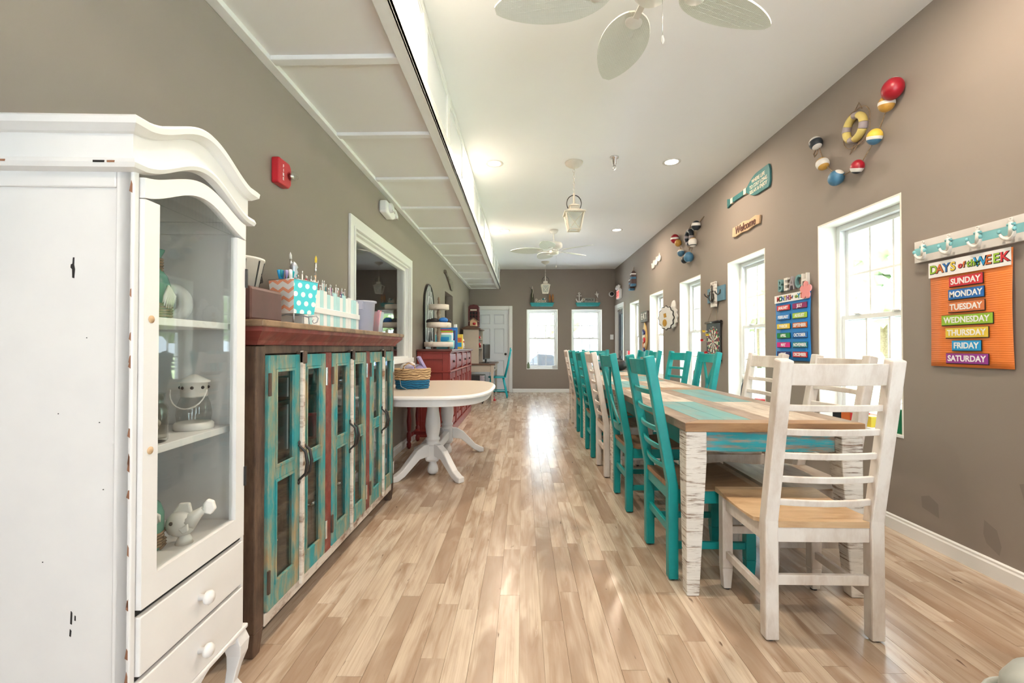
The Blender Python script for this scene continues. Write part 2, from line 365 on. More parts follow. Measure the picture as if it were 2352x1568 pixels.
# room seen through the interior window, and the hallway behind the opening
mb = MB(); X0 = -4.6
mb.box(X0-.1, X0, 2.0, 7.3, -.05, 3.0).box(X0, LX-.13, 1.9, 2.0, -.05, 3.0).box(X0, LX-.13, 7.2, 7.3, -.05, 3.0)
struct(mb, 'wall_side_room', M['wall'])
struct(MB().box(X0, LX-.13, 2.0, 7.2, 2.62, 2.7), 'ceiling_side_room', M['ceil'])
struct(MB().box(X0, LX-.13, 2.0, 9.2, -.1, -.004), 'floor_side_room', M['brown_worn'])
mb = MB(); mb.box(-2.5, -2.4, 7.3, 9.0, -.05, 2.8).box(-2.5, LX-.13, 9.0, 9.1, -.05, 2.8).box(-2.5, LX-.13, 7.3, 9.0, 2.5, 2.6)
struct(mb, 'wall_hallway', M['wall'])

# floor: strips laid along y, each one a board
floor = struct(MB().box(LX-.13, RX+TH, BY-.15, FY+TH, -.12, -.006), 'floor', M['top_brown'])
PW = .0872; boards = []
x = LX-.02; row = 0
while x < RX:
    y = BY-random.random()*.8
    while y < FY:
        L = random.choice((.34, .46, .55, .68, .8, .95, 1.15)); y1 = y+L
        a, b = max(y, BY), min(y1, FY+.01)
        if b-a > .02:
            d2 = max(1.0, a)**2+.6
            hid = (x+PW < -.92 and 1.0 < a < 3.2) or (x < -.9 and 5.6 < a) or a < .9
            boards.append((0 if hid else (b-a)*PW/((a+.5*(b-a))**3+.3) if a > .9 else 0, x, a, min(x+PW, RX+.01), b, random.random()))
        y = y1
    x += PW; row += 1
boards.sort(key=lambda q: -q[0])
def board_mesh(mb, q, tones):
    _, x0, y0, x1, y1, t = q; dz = -.0006*((t*37) % 1); g = .0005
    mb.box(x0+g, x1-g, y0+g, y1-g, -.006, dz); tones += [min(1, max(0, .5+(t-.5)*1.0))]*8
for q in boards[:296]:
    mb = MB(); tn = []; board_mesh(mb, q, tn); mb.build('floorboard', M['floor'], floor, attr={'tone': tn})
mb = MB(); tn = []
for q in boards[296:]: board_mesh(mb, q, tn)
tag(mb.build('floorboards_beyond', M['floor'], floor, attr={'tone': tn}), kind='stuff')

# baseboards
BP = [(0, 0), (.016, 0), (.016, .064), (.011, .072), (.011, .082), (.005, .088), (0, .088)]
def baseboard(name, segs):
    mb = MB()
    for ax, c, sgn, a, b in segs:
        if ax == 'y': mb.prism([(c+sgn*u, z) for u, z in BP], 'y', a, b)
        else: mb.prism([(c+sgn*u, z) for u, z in BP], 'x', a, b)
    return struct(mb, name, M['white'])
baseboard('baseboard_right', [('y', RX, -1, BY, DOOR_Y[0]-.09), ('y', RX, -1, DOOR_Y[1]+.09, FY)])
baseboard('baseboard_left', [('y', LX, 1, BY, NICHE[0]), ('y', LX, 1, NICHE[1], FY)])
baseboard('baseboard_far', [('x', FY, -1, LX, FDOOR[0]-.08), ('x', FY, -1, FDOOR[1]+.08, RX)])

# ---- double-hung windows. Local frame: x right, z up, -y into the room, opening centred on x, floor at z=0
WINDOW_PROTO = {}
def make_window(name, wd, loc, rz, depth=.14):
    root = bpy.data.objects.new(name, None); COL.objects.link(root); root.location = loc; root.rotation_euler = (0, 0, radians(rz)); root['kind'] = 'structure'
    h = wd/2; z0, z1 = WZ0, WZ1; t = .012
    jl = MB().box(-h, -h+t, 0, depth, z0, z1).box(h-t, h, 0, depth, z0, z1).box(-h+t, h-t, 0, depth, z1-t, z1); jl.build('reveal_lining', M['reveal'], root)
    MB().box(-h, h, -.004, depth, z0, z0+.018).build('window_sill', M['white'], root, .003)
    h -= t; z0 += .018; z1 -= t; f = .038; y0, y1 = depth-.01, depth+.07
    MB().box(-h, -h+f, y0, y1, z0, z1).box(h-f, h, y0, y1, z0, z1).box(-h+f, h-f, y0, y1, z1-f, z1).box(-h+f, h-f, y0, y1, z0, z0+f*.8).build('window_frame', M['vinyl'], root, .003)
    zm = (z0+z1)/2+.02; a = h-f
    for k, (b0, b1, yy) in enumerate([(zm-.02, z1-f, y0+.042), (z0+f*.8, zm+.02, y0+.012)]):
        s = .032
        sash = MB().box(-a, -a+s, yy, yy+.026, b0, b1).box(a-s, a, yy, yy+.026, b0, b1).box(-a+s, a-s, yy, yy+.026, b1-s, b1).box(-a+s, a-s, yy, yy+.026, b0, b0+s*1.2).build('sash', M['vinyl'], root, .002)
        MB().box(-a+s, a-s, yy+.010, yy+.016, b0+s*1.2, b1-s).build('pane', M['glass'], sash)
        gw = 2*(a-s)/3
        for i in (-1, 1): MB().box(i*gw/2-.008, i*gw/2+.008, yy+.006, yy+.020, b0+s*1.2, b1-s).build('muntin', M['vinyl'], sash)
        zc = (b0+b1)/2; MB().box(-a+s, a-s, yy+.007, yy+.019, zc-.008, zc+.008).build('muntin', M['vinyl'], sash)
        if k == 1:
            for i in (-1, 1): MB().box(i*.17-.03, i*.17+.03, yy-.012, yy+.02, b1, b1+.012).build('sash_lock', M['vinyl'], sash, .003)
    return root
i = 1
for a, b in WIN_Y: make_window('window_%d' % i, b-a, (RX, (a+b)/2, 0), -90); i += 1
for a, b in FWIN: make_window('window_%d' % i, b-a, ((a+b)/2, FY, 0), 0); i += 1
for a, b in EXTRA_Y: make_window('window_%d' % i, b-a, (RX, (a+b)/2, 0), -90); i += 1
# unseen glazed opening added behind the camera as daylight fill
root = bpy.data.objects.new('window_%d' % i, None); COL.objects.link(root); root['kind'] = 'structure'
mb = MB()
for xx in (-.4, .57, 1.54): mb.box(xx, xx+.06, BY-.1, BY-.04, .02, 2.1)
mb.box(-.4, 1.6, BY-.1, BY-.04, .02, .12).box(-.4, 1.6, BY-.1, BY-.04, 2.03, 2.1); mb.build('window_frame', M['vinyl'], root)
MB().box(-.4, 1.6, BY-.075, BY-.07, .1, 2.05).build('pane', M['glass'], root)

# ---- interior window in the left wall
root = bpy.data.objects.new('window_%d' % (i+1), None); COL.objects.link(root); root['kind'] = 'structure'; root.location = (LX, (LWIN[0]+LWIN[1])/2, 0); root.rotation_euler = (0, 0, pi/2)
hw = (LWIN[1]-LWIN[0])/2; z0, z1 = LWIN[2], LWIN[3]; c = .092
cs = MB(); cs.box(-hw-c, -hw, -.02, 0, z0-.05, z1+c).box(hw, hw+c, -.02, 0, z0-.05, z1+c).box(-hw, hw, -.02, 0, z1, z1+c).box(-hw-c-.02, hw+c+.02, -.035, .0, z0-.05, z0)
cs.build('casing', M['white'], root, .004)
MB().box(-hw-.022, hw+.022, -.028, -.02, z1+.0, z1+.018).box(-hw-.022, -hw, -.028, -.02, z0, z1).box(hw, hw+.022, -.028, -.02, z0, z1).build('casing_bead', M['white'], root, .003)
MB().box(-hw, -hw+.02, 0, .13, z0, z1).box(hw-.02, hw, 0, .13, z0, z1).box(-hw+.02, hw-.02, 0, .13, z1-.02, z1).box(-hw+.02, hw-.02, 0, .13, z0, z0+.02).build('jamb', M['white'], root)
MB().box(-hw+.02, -hw+.05, .035, .075, z0+.02, z1-.02).box(hw-.05, hw-.02, .035, .075, z0+.02, z1-.02).box(-hw+.05, hw-.05, .035, .075, z1-.05, z1-.02).build('stop_bead', M['white'], root)
MB().box(-hw+.02, hw-.02, .05, .056, z0+.02, z1-.02).build('pane', M['cabglass'], root)

# ---- six-panel door in the far wall
def casing(mb, x0, x1, z1, c=.075, t=.018):
    mb.box(x0-c, x0, -t, 0, 0, z1+c).box(x1, x1+c, -t, 0, 0, z1+c).box(x0, x1, -t, 0, z1, z1+c); return mb
root = bpy.data.objects.new('door_1', None); COL.objects.link(root); root['kind'] = 'structure'; root.location = ((FDOOR[0]+FDOOR[1])/2, FY, 0)
hw = (FDOOR[1]-FDOOR[0])/2
casing(MB(), -hw, hw, 2.03).build('casing', M['white'], root, .004)
MB().box(-hw, -hw+.02, 0, TH, 0, 2.03).box(hw-.02, hw, 0, TH, 0, 2.03).box(-hw, hw, 0, TH, 2.01, 2.03).build('jamb', M['white'], root)
a = hw-.022; mb = MB(); y0 = .03; st = .105; cx = .045
zs = [(.02, .24), (.78, .94), (1.56, 1.66), (1.90, 2.008)]
for q0, q1 in zs: mb.box(-a, a, y0, y0+.035, q0, q1)
for q0, q1 in [(.24, .78), (.94, 1.56), (1.66, 1.90)]: mb.box(-a, -a+st, y0, y0+.035, q0, q1).box(a-st, a, y0, y0+.035, q0, q1).box(-cx, cx, y0, y0+.035, q0, q1)
leaf = mb.build('door_leaf', M['doorwhite'], root)
for q0, q1 in [(.24, .78), (.94, 1.56), (1.66, 1.90)]:
    for s in (-1, 1):
        xa, xb = (cx, a-st) if s > 0 else (-a+st, -cx)
        m_ = MB(); yb, yf = y0+.022, y0+.008; e = .028
        m_.add([(xa,yb,q0),(xb,yb,q0),(xb,yb,q1),(xa,yb,q1),(xa+e,yf,q0+e),(xb-e,yf,q0+e),(xb-e,yf,q1-e),(xa+e,yf,q1-e)], [(0,1,5,4),(1,2,6,5),(2,3,7,6),(3,0,4,7),(4,5,6,7)])
        m_.build('door_panel', M['doorwhite'], leaf)
kb = MB().lathe([(.0, -.065), (.022, -.062), (.027, -.045), (.02, -.03), (.01, -.025), (.01, -.008), (.03, -.006), (.03, 0)], 14); kb.xf(Matrix.Translation((a-.07, y0, .93)) @ Matrix.Rotation(radians(-90), 4, 'X')); kb.build('door_knob', M['iron'], leaf)
MB().box(-hw, hw, .05, TH, 0, .018).build('door_gap_shade', M['dark'], root)  # black strip paints the shade in the gap under the leaf
MB().box(-hw, hw, TH+.3, TH+.32, 0, 2.1).build('closet_back', M['dark'], root)

# ---- glazed exit door in the right wall
root = bpy.data.objects.new('door_2', None); COL.objects.link(root); root['kind'] = 'structure'; root.location = (RX, (DOOR_Y[0]+DOOR_Y[1])/2, 0); root.rotation_euler = (0, 0, -pi/2)
hw = (DOOR_Y[1]-DOOR_Y[0])/2
casing(MB(), -hw, hw, 2.03).build('casing', M['white'], root, .004)
MB().box(-hw, -hw+.02, 0, TH, 0, 2.03).box(hw-.02, hw, 0, TH, 0, 2.03).box(-hw, hw, 0, TH, 2.01, 2.03).build('jamb', M['white'], root)
a = hw-.022; mb = MB(); mb.box(-a, -a+.1, .05, .09, .02, 2.0).box(a-.1, a, .05, .09, .02, 2.0).box(-a+.1, a-.1, .05, .09, 1.88, 2.0).box(-a+.1, a-.1, .05, .09, .02, .3).box(-a+.1, a-.1, .05, .09, .92, 1.02)
leaf = mb.build('door_leaf', flat('dark_bronze_frame', (.10, .10, .11), .4, .3), root, .004)
MB().box(-a+.1, a-.1, .068, .074, .3, 1.88).build('pane', pane('tinted_glass', (.25, .28, .3)), leaf)
MB().box(-.25, .25, .02, .05, .9, .96).build('push_bar', M['iron'], leaf, .006)
MB().box(-.3, -.02, .012, .05, 1.93, 1.98).build('door_closer', M['steel'], leaf, .006)

# ---- panelled soffit along the left side
SZ, SXO = 2.52, -.555
sof = struct(MB().box(LX, SXO, BY, FY, SZ+.03, CH), 'trim_1', M['soffit'])
b = MB(); bw = .05
b.box(LX, LX+bw, BY, FY, SZ, SZ+.03); b.build('edge_batten', M['white'], sof, .003)
MB().box(SXO-.062, SXO+.012, BY, FY, SZ-.004, SZ+.03).build('edge_batten', M['white'], sof, .003)
rib_y = [2.235+.81*k for k in range(-6, 11)]
for yy in rib_y: MB().box(LX+bw, SXO-.062, yy-.026, yy+.026, SZ+.004, SZ+.03).build('cross_batten', M['white'], sof, .003)
MB().box(LX+bw, SXO-.062, FY-.05, FY, SZ, SZ+.03).build('cross_batten', M['white'], sof, .003)
for k, yy in enumerate(rib_y[:-1]):          # panels of the recessed underside
    MB().box(LX+bw, SXO-.062, yy+.026, rib_y[k+1]-.026, SZ+.026, SZ+.031).build('soffit_panel', M['soffit'], sof)
face = [(SZ-.004, SZ+.10), (CH-.05, CH)]
for a0, b0 in face: MB().box(SXO, SXO+.012, BY, FY, a0, b0).build('face_rail', M['white'], sof, .003)
fy = [1.72+.81*k for k in range(-5, 12)]
for k, yy in enumerate(fy):
    MB().box(SXO, SXO+.012, yy-.05, yy+.05, SZ+.10, CH-.05).build('face_stile', M['white'], sof, .003)
    if k < len(fy)-1:
        q0, q1 = yy+.05, fy[k+1]-.05
        r = MB(); 
        for (ya, yb, za, zb) in [(q0, q1, SZ+.10, SZ+.118), (q0, q1, CH-.068, CH-.05), (q0, q0+.018, SZ+.118, CH-.068), (q1-.018, q1, SZ+.118, CH-.068)]: r.box(SXO, SXO+.006, ya, yb, za, zb)
        r.build('face_moulding', M['white'], sof, .002)
        MB().box(SXO-.001, SXO+.002, q0+.018, q1-.018, SZ+.118, CH-.068).build('face_panel', paint('face_panel_white', (.76, .78, .80), .18, .01) if k == 0 else bpy.data.materials['face_panel_white'], sof)

# ================================================================ OUTSIDE
patio = MB().box(-6, 30, -12, 32, -.3, -.14); struct(patio, 'ground_patio', paint('pale_concrete', (.60, .61, .62), .9, .05, 1))
struct(MB().box(5.2, 60, -3, 60, -.14, -.10), 'ground_lawn', paint('lawn_green', (.20, .24, .12), .9, .2, 2))
struct(MB().box(-20, 60, 18, 70, -.14, -.09), 'ground_lawn_beyond', bpy.data.materials['lawn_green'])
leafm = paint('tree_foliage', (.22, .27, .17), .8, .35, 1.2); barkm = wood('tree_bark', (.12, .08, .05), (.2, .15, .1))  # leaf colour kept pale: the window haze is painted into it
def tree(loc, h, r, label):
    t = thing('tree', label, 'tree', loc)
    MB().lathe([(.25, -.1), (.16, .5), (.12, h*.55)], 8).build('trunk', barkm, t)
    bmh = bmesh.new()
    rr = random.Random(int(loc[0]*10+loc[1]*31))
    for k in range(9):
        mt = Matrix.Translation((rr.uniform(-.6, .6)*r, rr.uniform(-.6, .6)*r, h*.45+rr.uniform(0, .5)*h))
        g = bmesh.ops.create_icosphere(bmh, subdivisions=3, radius=r*rr.uniform(.45, .75), matrix=mt)
        for v in g['verts']: v.co += (v.co-mt.translation).normalized()*rr.uniform(-.12, .16)*r
    me = bpy.data.meshes.new('crown'); bmh.to_mesh(me); bmh.free(); me.materials.append(leafm)
    o = bpy.data.objects.new('crown', me); COL.objects.link(o); o.parent = t
tl = 'haze-paled green tree beyond the windows on the dartboard wall'
for k, (xx, yy, h, r) in enumerate([(14, 14.5, 6, 1.8), (16, 20.5, 7, 2.2), (13.5, 26.5, 6.5, 2.2), (18, 33, 8, 2.6), (15, 9, 6, 1.8), (23, 41, 8, 3)]):
    o = tree((xx, yy, -.1), h, r, tl)
for xx, yy, h, r in [(-2.6, 36, 6, 1.7), (3.1, 38, 5.5, 1.6), (8.4, 37, 7, 2.1)]:
    tree((xx, yy, -.1), h, r, 'leafy green tree beyond the two windows of the end wall')
for o in [o for o in S.objects if o.name.startswith('tree')]:
    o['group'] = 'trees outside the side windows' if o['label'] == tl else 'trees outside the end windows'
# covered barbecue grill outside the end window
g = thing('covered_grill', 'grey fabric-covered barbecue grill standing outside the end window', 'grill', (.56, FY+.95, -.14))
cv = MB(); prof = [(-.48, 0), (.48, 0), (.46, .72), (.40, .9), (.22, 1.08), (-.16, 1.1), (-.36, .96), (-.46, .72)]
cv.prism(prof, 'y', -.27, .27); cv.build('cover', paint('grill_cover_grey', (.16, .17, .20), .7, .15, 6), g, .04, 3)
MB().box(-.5, .5, -.29, .29, .02, .1).build('cover_hem', bpy.data.materials['grill_cover_grey'], g, .02)
MB().box(-.3, .3, -.2, .2, .0, .06).build('cart_base', M['black'], g)
c = thing('patio_chair', 'pale blue patio chair outside the window beside the exit door', 'chair', (2.05, FY+1.25, -.14), 15)
pb = paint('patio_sling', (.34, .42, .60), .6, .05)
MB().box(-.27, .27, .2, .26, .42, 1.35).build('backrest', pb, c, .03); MB().box(-.27, .27, -.25, .22, .4, .45).build('seat', pb, c, .02)
for sx in (-1, 1):
    for sy in (-1, 1): MB().box(sx*.25-.02, sx*.25+.02, sy*.23-.02, sy*.23+.02, 0, .41).build('leg', M['vinyl'], c)

# ================================================================ WHITE ARMOIRE  (local x along its front, y into its depth)
AW, AD = .454, .385
arm = thing('armoire', 'tall distressed white armoire with arched glass door and two drawers', 'armoire', (-.878, 1.0, 0), 93)
AM = M['armoire']
def bell(x, half=.235): 
    d = min(1, abs(x-AW/2)/half); return .5*(1+cos(pi*d))
def arch(x, base, rise): return base+rise*bell(x)
pw = .045
# side frames and panels
for nm, xs in (('near', (0, .02)), ('far', (AW-.02, AW))):
    x0, x1 = xs
    sp = MB(); sp.box(x0, x1, 0, .036, .19, 1.50).box(x0, x1, AD-.036, AD, .19, 1.50).box(x0, x1, .036, AD-.036, 1.46, 1.50).box(x0, x1, .036, AD-.036, .19, .26)
    sp.build('side_frame', AM, arm, .003)
    MB().box(x0+.006, x1-.004, .036, AD-.036, .26, 1.46).build('side_panel', AM, arm)
MB().box(.02, AW-.02, AD-.012, AD, .2, 1.60).build('back_panel', paint('armoire_back', (.84, .84, .83), .6, .02), arm)
for q in ((0, AW, 0, AD, .195, .21), (.02, AW-.02, .0, AD-.012, 1.585, 1.60), (0, .02, .03, AD, 1.5, 1.59), (AW-.02, AW, .03, AD, 1.5, 1.59)): MB().box(*q).build('carcass_board', AM, arm)
# front posts either side of the door
for x0 in (0, AW-.016): MB().box(x0, x0+.016, -.004, .03, .19, 1.53).build('front_post', AM, arm, .003)
for z in (1.155, .835, .535): MB().box(.022, AW-.022, .022, AD-.012, z, z+.02).build('shelf', AM, arm, .002)
MB().box(.016, AW-.016, 0, .024, .488, .498).box(.016, AW-.016, 0, .024, .342, .350).build('drawer_gap_shade', M['dark'], arm)  # black strips stand for the shade in the gaps above the drawers
# door: stiles, bottom rail, arched top rail, glass
d0, d1 = .019, AW-.019; st = .046; zb, zt = .503, 1.487
n = 28
door = MB(); door.box(d0, d0+st, -.014, .006, zb, 1.44).box(d1-st, d1, -.014, .006, zb, 1.44).box(d0+st, d1-st, -.014, .006, zb, .568)
xs = [d0+(d1-d0)*k/n for k in range(n+1)]
top = [(x, arch(x, zt, .062)) for x in xs]; bot = [(x, arch(x, 1.44, .068)) for x in xs]
for k in range(n): door.prism([bot[k], bot[k+1], top[k+1], top[k]], 'y', -.014, .006)
dr = door.build('door', AM, arm)
MB().box(d0+st-.004, d1-st+.004, -.004, .0, .565, 1.445).build('glass_pane', M['cabglass'], dr)
ga = MB()
gx = [x for x in xs if d0+st-.004 <= x <= d1-st+.004]
for k in range(len(gx)-1): ga.prism([(gx[k], 1.445), (gx[k+1], 1.445), (gx[k+1], arch(gx[k+1], 1.45, .07)), (gx[k], arch(gx[k], 1.45, .07))], 'y', -.004, .0)
ga.build('glass_arch', M['cabglass'], dr)
for z in (1.165, .86): MB().lathe([(0, -.0155), (.009, -.0155), (.009, -.013)], 14, (0,0,0)).xf(Matrix.Translation((d0+.022, 0, z)) @ Matrix.Rotation(radians(-90), 4, 'X')).build('wood_plug', M['pine'], dr)
for z in (1.29, .66): MB().box(d1-.003, d1+.005, -.019, -.006, z, z+.06).build('hinge', M['black'], dr)
# drawers
for z0, z1 in ((.352, .486), (.212, .340)):
    w_ = MB().box(.019, AW-.019, -.012, .02, z0, z1).build('drawer', AM, arm, .003)
    kn = MB().lathe([(.009, 0), (.007, .012), (.017, .018), (.019, .026), (.014, .034), (0, .036)], 16); kn.xf(Matrix.Translation((AW/2, -.012, (z0+z1)/2)) @ Matrix.Rotation(radians(90), 4, 'X')); kn.build('drawer_knob', AM, w_)
    MB().box(.021, AW-.021, .02, .3, z0+.01, z1-.03).build('drawer_box', AM, w_)
# apron + cabriole legs
pts = [(.0, .21), (AW, .21), (AW, .165)]+[(AW-.03-(AW-.06)*k/20, .165+.03*abs(sin(pi*2*k/20))**.7) for k in range(21)]+[(0, .165)]
MB().prism(pts, 'y', -.008, .014).build('apron', AM, arm, .003)
MB().box(-.008, AW+.008, -.016, AD, .198, .212).build('base_moulding', AM, arm, .004)
def cabriole(parent, x, y, sx, sy):
    prof = [(.20, .030, 0), (.165, .034, .006), (.13, .028, .008), (.09, .020, .002), (.05, .017, -.004), (.022, .021, .004), (.006, .026, .010), (0, .024, .010)]
    vs = []; fs = []
    for z, r, o in prof: vs += [(x+sx*o-r*.8, y+sy*o-r*.8, z), (x+sx*o+r*.8, y+sy*o-r*.8, z), (x+sx*o+r*.8, y+sy*o+r*.8, z), (x+sx*o-r*.8, y+sy*o+r*.8, z)]
    for k in range(len(prof)-1):
        for q in range(4): fs.append((k*4+q, k*4+(q+1)%4, k*4+4+(q+1)%4, k*4+4+q))
    fs.append((len(vs)-4, len(vs)-3, len(vs)-2, len(vs)-1)); fs.append((3,2,1,0))
    mb = MB(); mb.add(vs, fs); o = mb.build('leg', AM, parent, .006, 3)
for x, sx in ((.022, -1), (AW-.022, 1)):
    for y, sy in ((.014, -1), (AD-.03, 1)): cabriole(arm, x, y, sx, sy)
# cornice swept round three sides, rising over the arch
sec = [(0, -.118), (.020, -.114), (.024, -.104), (.020, -.094), (.006, -.088), (.006, -.034), (.014, -.032), (.030, -.020), (.032, -.006), (.026, 0), (-.02, 0)]
path = [((0, AD), (-1, 0), 0), ((0, 0), (-1, -1), 0)]+[((AW*k/32, 0), (0, -1), .078*bell(AW*k/32)) for k in range(1, 32)]+[((AW, 0), (1, -1), 0), ((AW, AD), (1, 0), 0)]
vs = []; fs = []; ns = len(sec)
for (px_, py_), (ox, oy), dz in path:
    for o, z in sec: vs.append((px_+ox*o, py_+oy*o, 1.612+z+dz))
for k in range(len(path)-1):
    for q in range(ns-1): fs.append((k*ns+q, (k+1)*ns+q, (k+1)*ns+q+1, k*ns+q+1))
mb = MB(); mb.add(vs, fs); mb.build('cornice', AM, arm)
# paint chips on the near side and worn spots along the edges
def chip(pts, m=None): MB().prism(pts, 'x', .0050, .0062).build('paint_chip', m or M['black'], arm)
chip([(.130, 1.255), (.134, 1.256), (.1345, 1.275), (.138, 1.279), (.1375, 1.286), (.134, 1.288), (.133, 1.302), (.130, 1.302), (.1305, 1.286), (.1285, 1.275)])
chip([(.126, .482), (.1295, .484), (.1285, .512), (.1255, .508)]); chip([(.128, .455), (.131, .457), (.130, .472), (.127, .468)]); chip([(.118, .49), (.1205, .491), (.120, .502), (.118, .50)])
for y, z in ((.07, .93), (.16, .95), (.10, 1.12), (.19, .62), (.06, .78)): chip([(y, z), (y+.002, z), (y+.002, z+.002), (y, z+.002)])
rb = flat('bare_wood_chip', (.24, .11, .06), .6)
rnd = random.Random(11)
for k in range(16):
    z = .3+1.15*rnd.random(); MB().prism([(-.0005, z), (.0025+.004*rnd.random(), z+.004), (.002, z+.012+.02*rnd.random()), (-.0005, z+.02)], 'x', -.0006, .004).build('worn_edge', rb, arm)
for k in range(7):
    y = .02+.3*rnd.random(); MB().box(-.0245, -.0215, y, y+.012+.02*rnd.random(), 1.5065, 1.511).build('worn_edge', rb if k % 2 else M['black'], arm)

def in_arm(x, y, z=0):           # armoire-local to world
    return tuple(arm.matrix_basis @ Vector((x, y, z)))
frost = frosted('sea_green_glass', (.16, .42, .33), .7)
def bottle(loc, label, h=.2, r=.045, shell=True):
    t = thing('rope_bottle', label, 'bottle', loc, 0, None); s = h/.2; q = r
    MB().lathe([(q*.9, 0), (q, .006), (q, h*.5), (q*.82, h*.63), (q*.5, h*.72), (q*.45, h*.9), (q*.62, h*.97), (q*.66, h), (q*.5, h), (q*.4, h*.9)], 20).build('bottle_body', frost, t)
    for nm, z0, z1, rr in (('rope_wrap', h*.03, h*.27, q+.002), ('neck_rope', h*.70, h*.9, q*.52)):
        pth = []; kk = int((z1-z0)/.0075)
        for k in range(kk*10): a = 2*pi*k/10; pth.append((rr*cos(a), rr*sin(a), z0+(z1-z0)*k/(kk*10)))
        MB().tube(pth, .004, 5).build(nm, M['rope'], t)
    return t
b1 = bottle(in_arm(.285, .165, 1.175), 'sea-green glass bottle wrapped in jute, top shelf of white armoire', .205, .042)
sh = MB()
for k in range(7): a = radians(-60+20*k); sh.tube([(.0, -.05, .1), (.018*sin(a), -.054, .1-.03), (.022*sin(a), -.05, .1-.035-.03*cos(a))], [.003, .005, .001], 5)
sh.xf(Matrix.Rotation(radians(85), 4, 'Z')); sh.build('shell_charm', M['bwhite'], b1)
b2 = bottle(in_arm(.212, .13, .555), 'sea-green jute-wrapped bottle with scallop charm, beside white fish', .19, .046)
sh = MB(); 
for k in range(9): a = radians(-64+16*k); sh.tube([(.0, -.05, .125), (.03*sin(a), -.06, .1), (.034*sin(a), -.05, .075+.012*(1-cos(a)))], [.003, .006, .002], 5)
sh.xf(Matrix.Rotation(radians(45), 4, 'Z')); sh.build('shell_charm', M['bwhite'], b2)
# nautilus
t = thing('nautilus_shell', 'white nautilus shell ornament behind green jute bottle on top shelf', 'shell', in_arm(.375, .185, 1.175), 20)
mb = MB(); pth = []; rs = []
for k in range(40): a = -2.2+k*.19; R = .050*math.exp(-.19*a*.28)*.9; pth.append((R*cos(a), 0, .062+R*sin(a))); rs.append(max(.004, R*.55))
mb.tube(pth, rs, 12, False, .8); mb.build('spiral', M['bwhite'], t); MB().box(-.03, .03, -.02, .02, 0, .012).build('base', M['bwhite'], t, .004)
# mason jar mug with shells
t = thing('mason_jar_mug', 'clear glass handled jar of sea shells on middle shelf', 'jar', in_arm(.155, .075, .855), -40)
MB().lathe([(.036, 0), (.041, .006), (.041, .088), (.034, .1), (.034, .122), (.036, .125), (.032, .125), (.032, .1), (.038, .088), (.038, .01), (0, .008)], 22).build('jar_body', M['jar'], t)
MB().tube([(.04, 0, .09), (.062, 0, .088), (.068, 0, .055), (.06, 0, .026), (.04, 0, .022)], .006, 8).build('handle', M['jar'], t)
for k, (x, y, z, r) in enumerate([(0, 0, .025, .022), (.014, .01, .05, .016), (-.012, -.008, .055, .018), (.01, -.012, .03, .017), (-.015, .012, .035, .015)]): MB().ball((x, y, z), r, (1, .8, .7), 10, 6).build('shell', M['bwhite'] if k % 2 else M['c_cream'], t)
# lantern
t = thing('tin_lantern', 'white tin lantern with punched holes and glass chimney', 'lantern', in_arm(.352, .09, .855), 10)
MB().lathe([(.05, 0), (.052, .004), (.052, .016), (.046, .022)], 22).build('base', M['bwhite'], t)
MB().lathe([(.042, .02), (.046, .045), (.042, .075), (.033, .098)], 22, caps=False).build('glass_chimney', M['jar'], t)
cp = MB().lathe([(.032, .096), (.035, .1), (.035, .138), (.042, .14), (.042, .144), (.008, .162), (.0, .164)], 22).build('cap', M['bwhite'], t)
for k in range(8): a = 2*pi*k/8+.3; MB().ball((.035*cos(a), .035*sin(a), .125), .005, (1,1,1), 8, 5).build('vent_hole', M['black'], cp)
MB().tube([(.045*cos(a)*1.1, -.03-.02*abs(sin(a)), .12-.055*(sin(a))) for a in [pi*k/12 for k in range(13)]], .0022, 6).build('bail_handle', M['bwhite'], t)
# fish figurine
t = thing('fish_figurine', 'white ceramic fish figurine on the armoire bottom shelf', 'figurine', in_arm(.255, .05, .555), 10)
MB().ball((-.008, 0, .055), .036, (1.05, .85, 1.0), 16, 10).build('body', M['bwhite'], t)
MB().tube([(.01, .0, .06), (.032, .004, .078), (.046, .006, .09)], [.026, .014, .009], 12).build('tail_stem', M['bwhite'], t)
MB().prism([(.042, .082), (.066, .074), (.078, .09), (.072, .112), (.056, .118), (.046, .104)], 'y', .0, .014).build('tail_fin', M['bwhite'], t, .004)
MB().prism([(-.03, .084), (-.012, .112), (.014, .112), (.02, .084)], 'y', -.006, .006).build('dorsal_fin', M['bwhite'], t, .004)
MB().prism([(.0, .05), (.024, .064), (.026, .044), (.012, .036)], 'y', -.034, -.026).build('side_fin', M['bwhite'], t, .003)
MB().ball((-.02, -.027, .064), .0055, (1,.6,1), 10, 6).build('eye', M['black'], t)
MB().lathe([(.012, 0), (.010, .008), (.006, .012)], 12).xf(Matrix.Translation((-.036, -.012, .038)) @ Matrix.Rotation(radians(-110), 4, 'Y')).build('mouth', M['bwhite'], t)
MB().lathe([(.022, 0), (.018, .012), (.01, .03)], 14).build('stand', M['bwhite'], t)

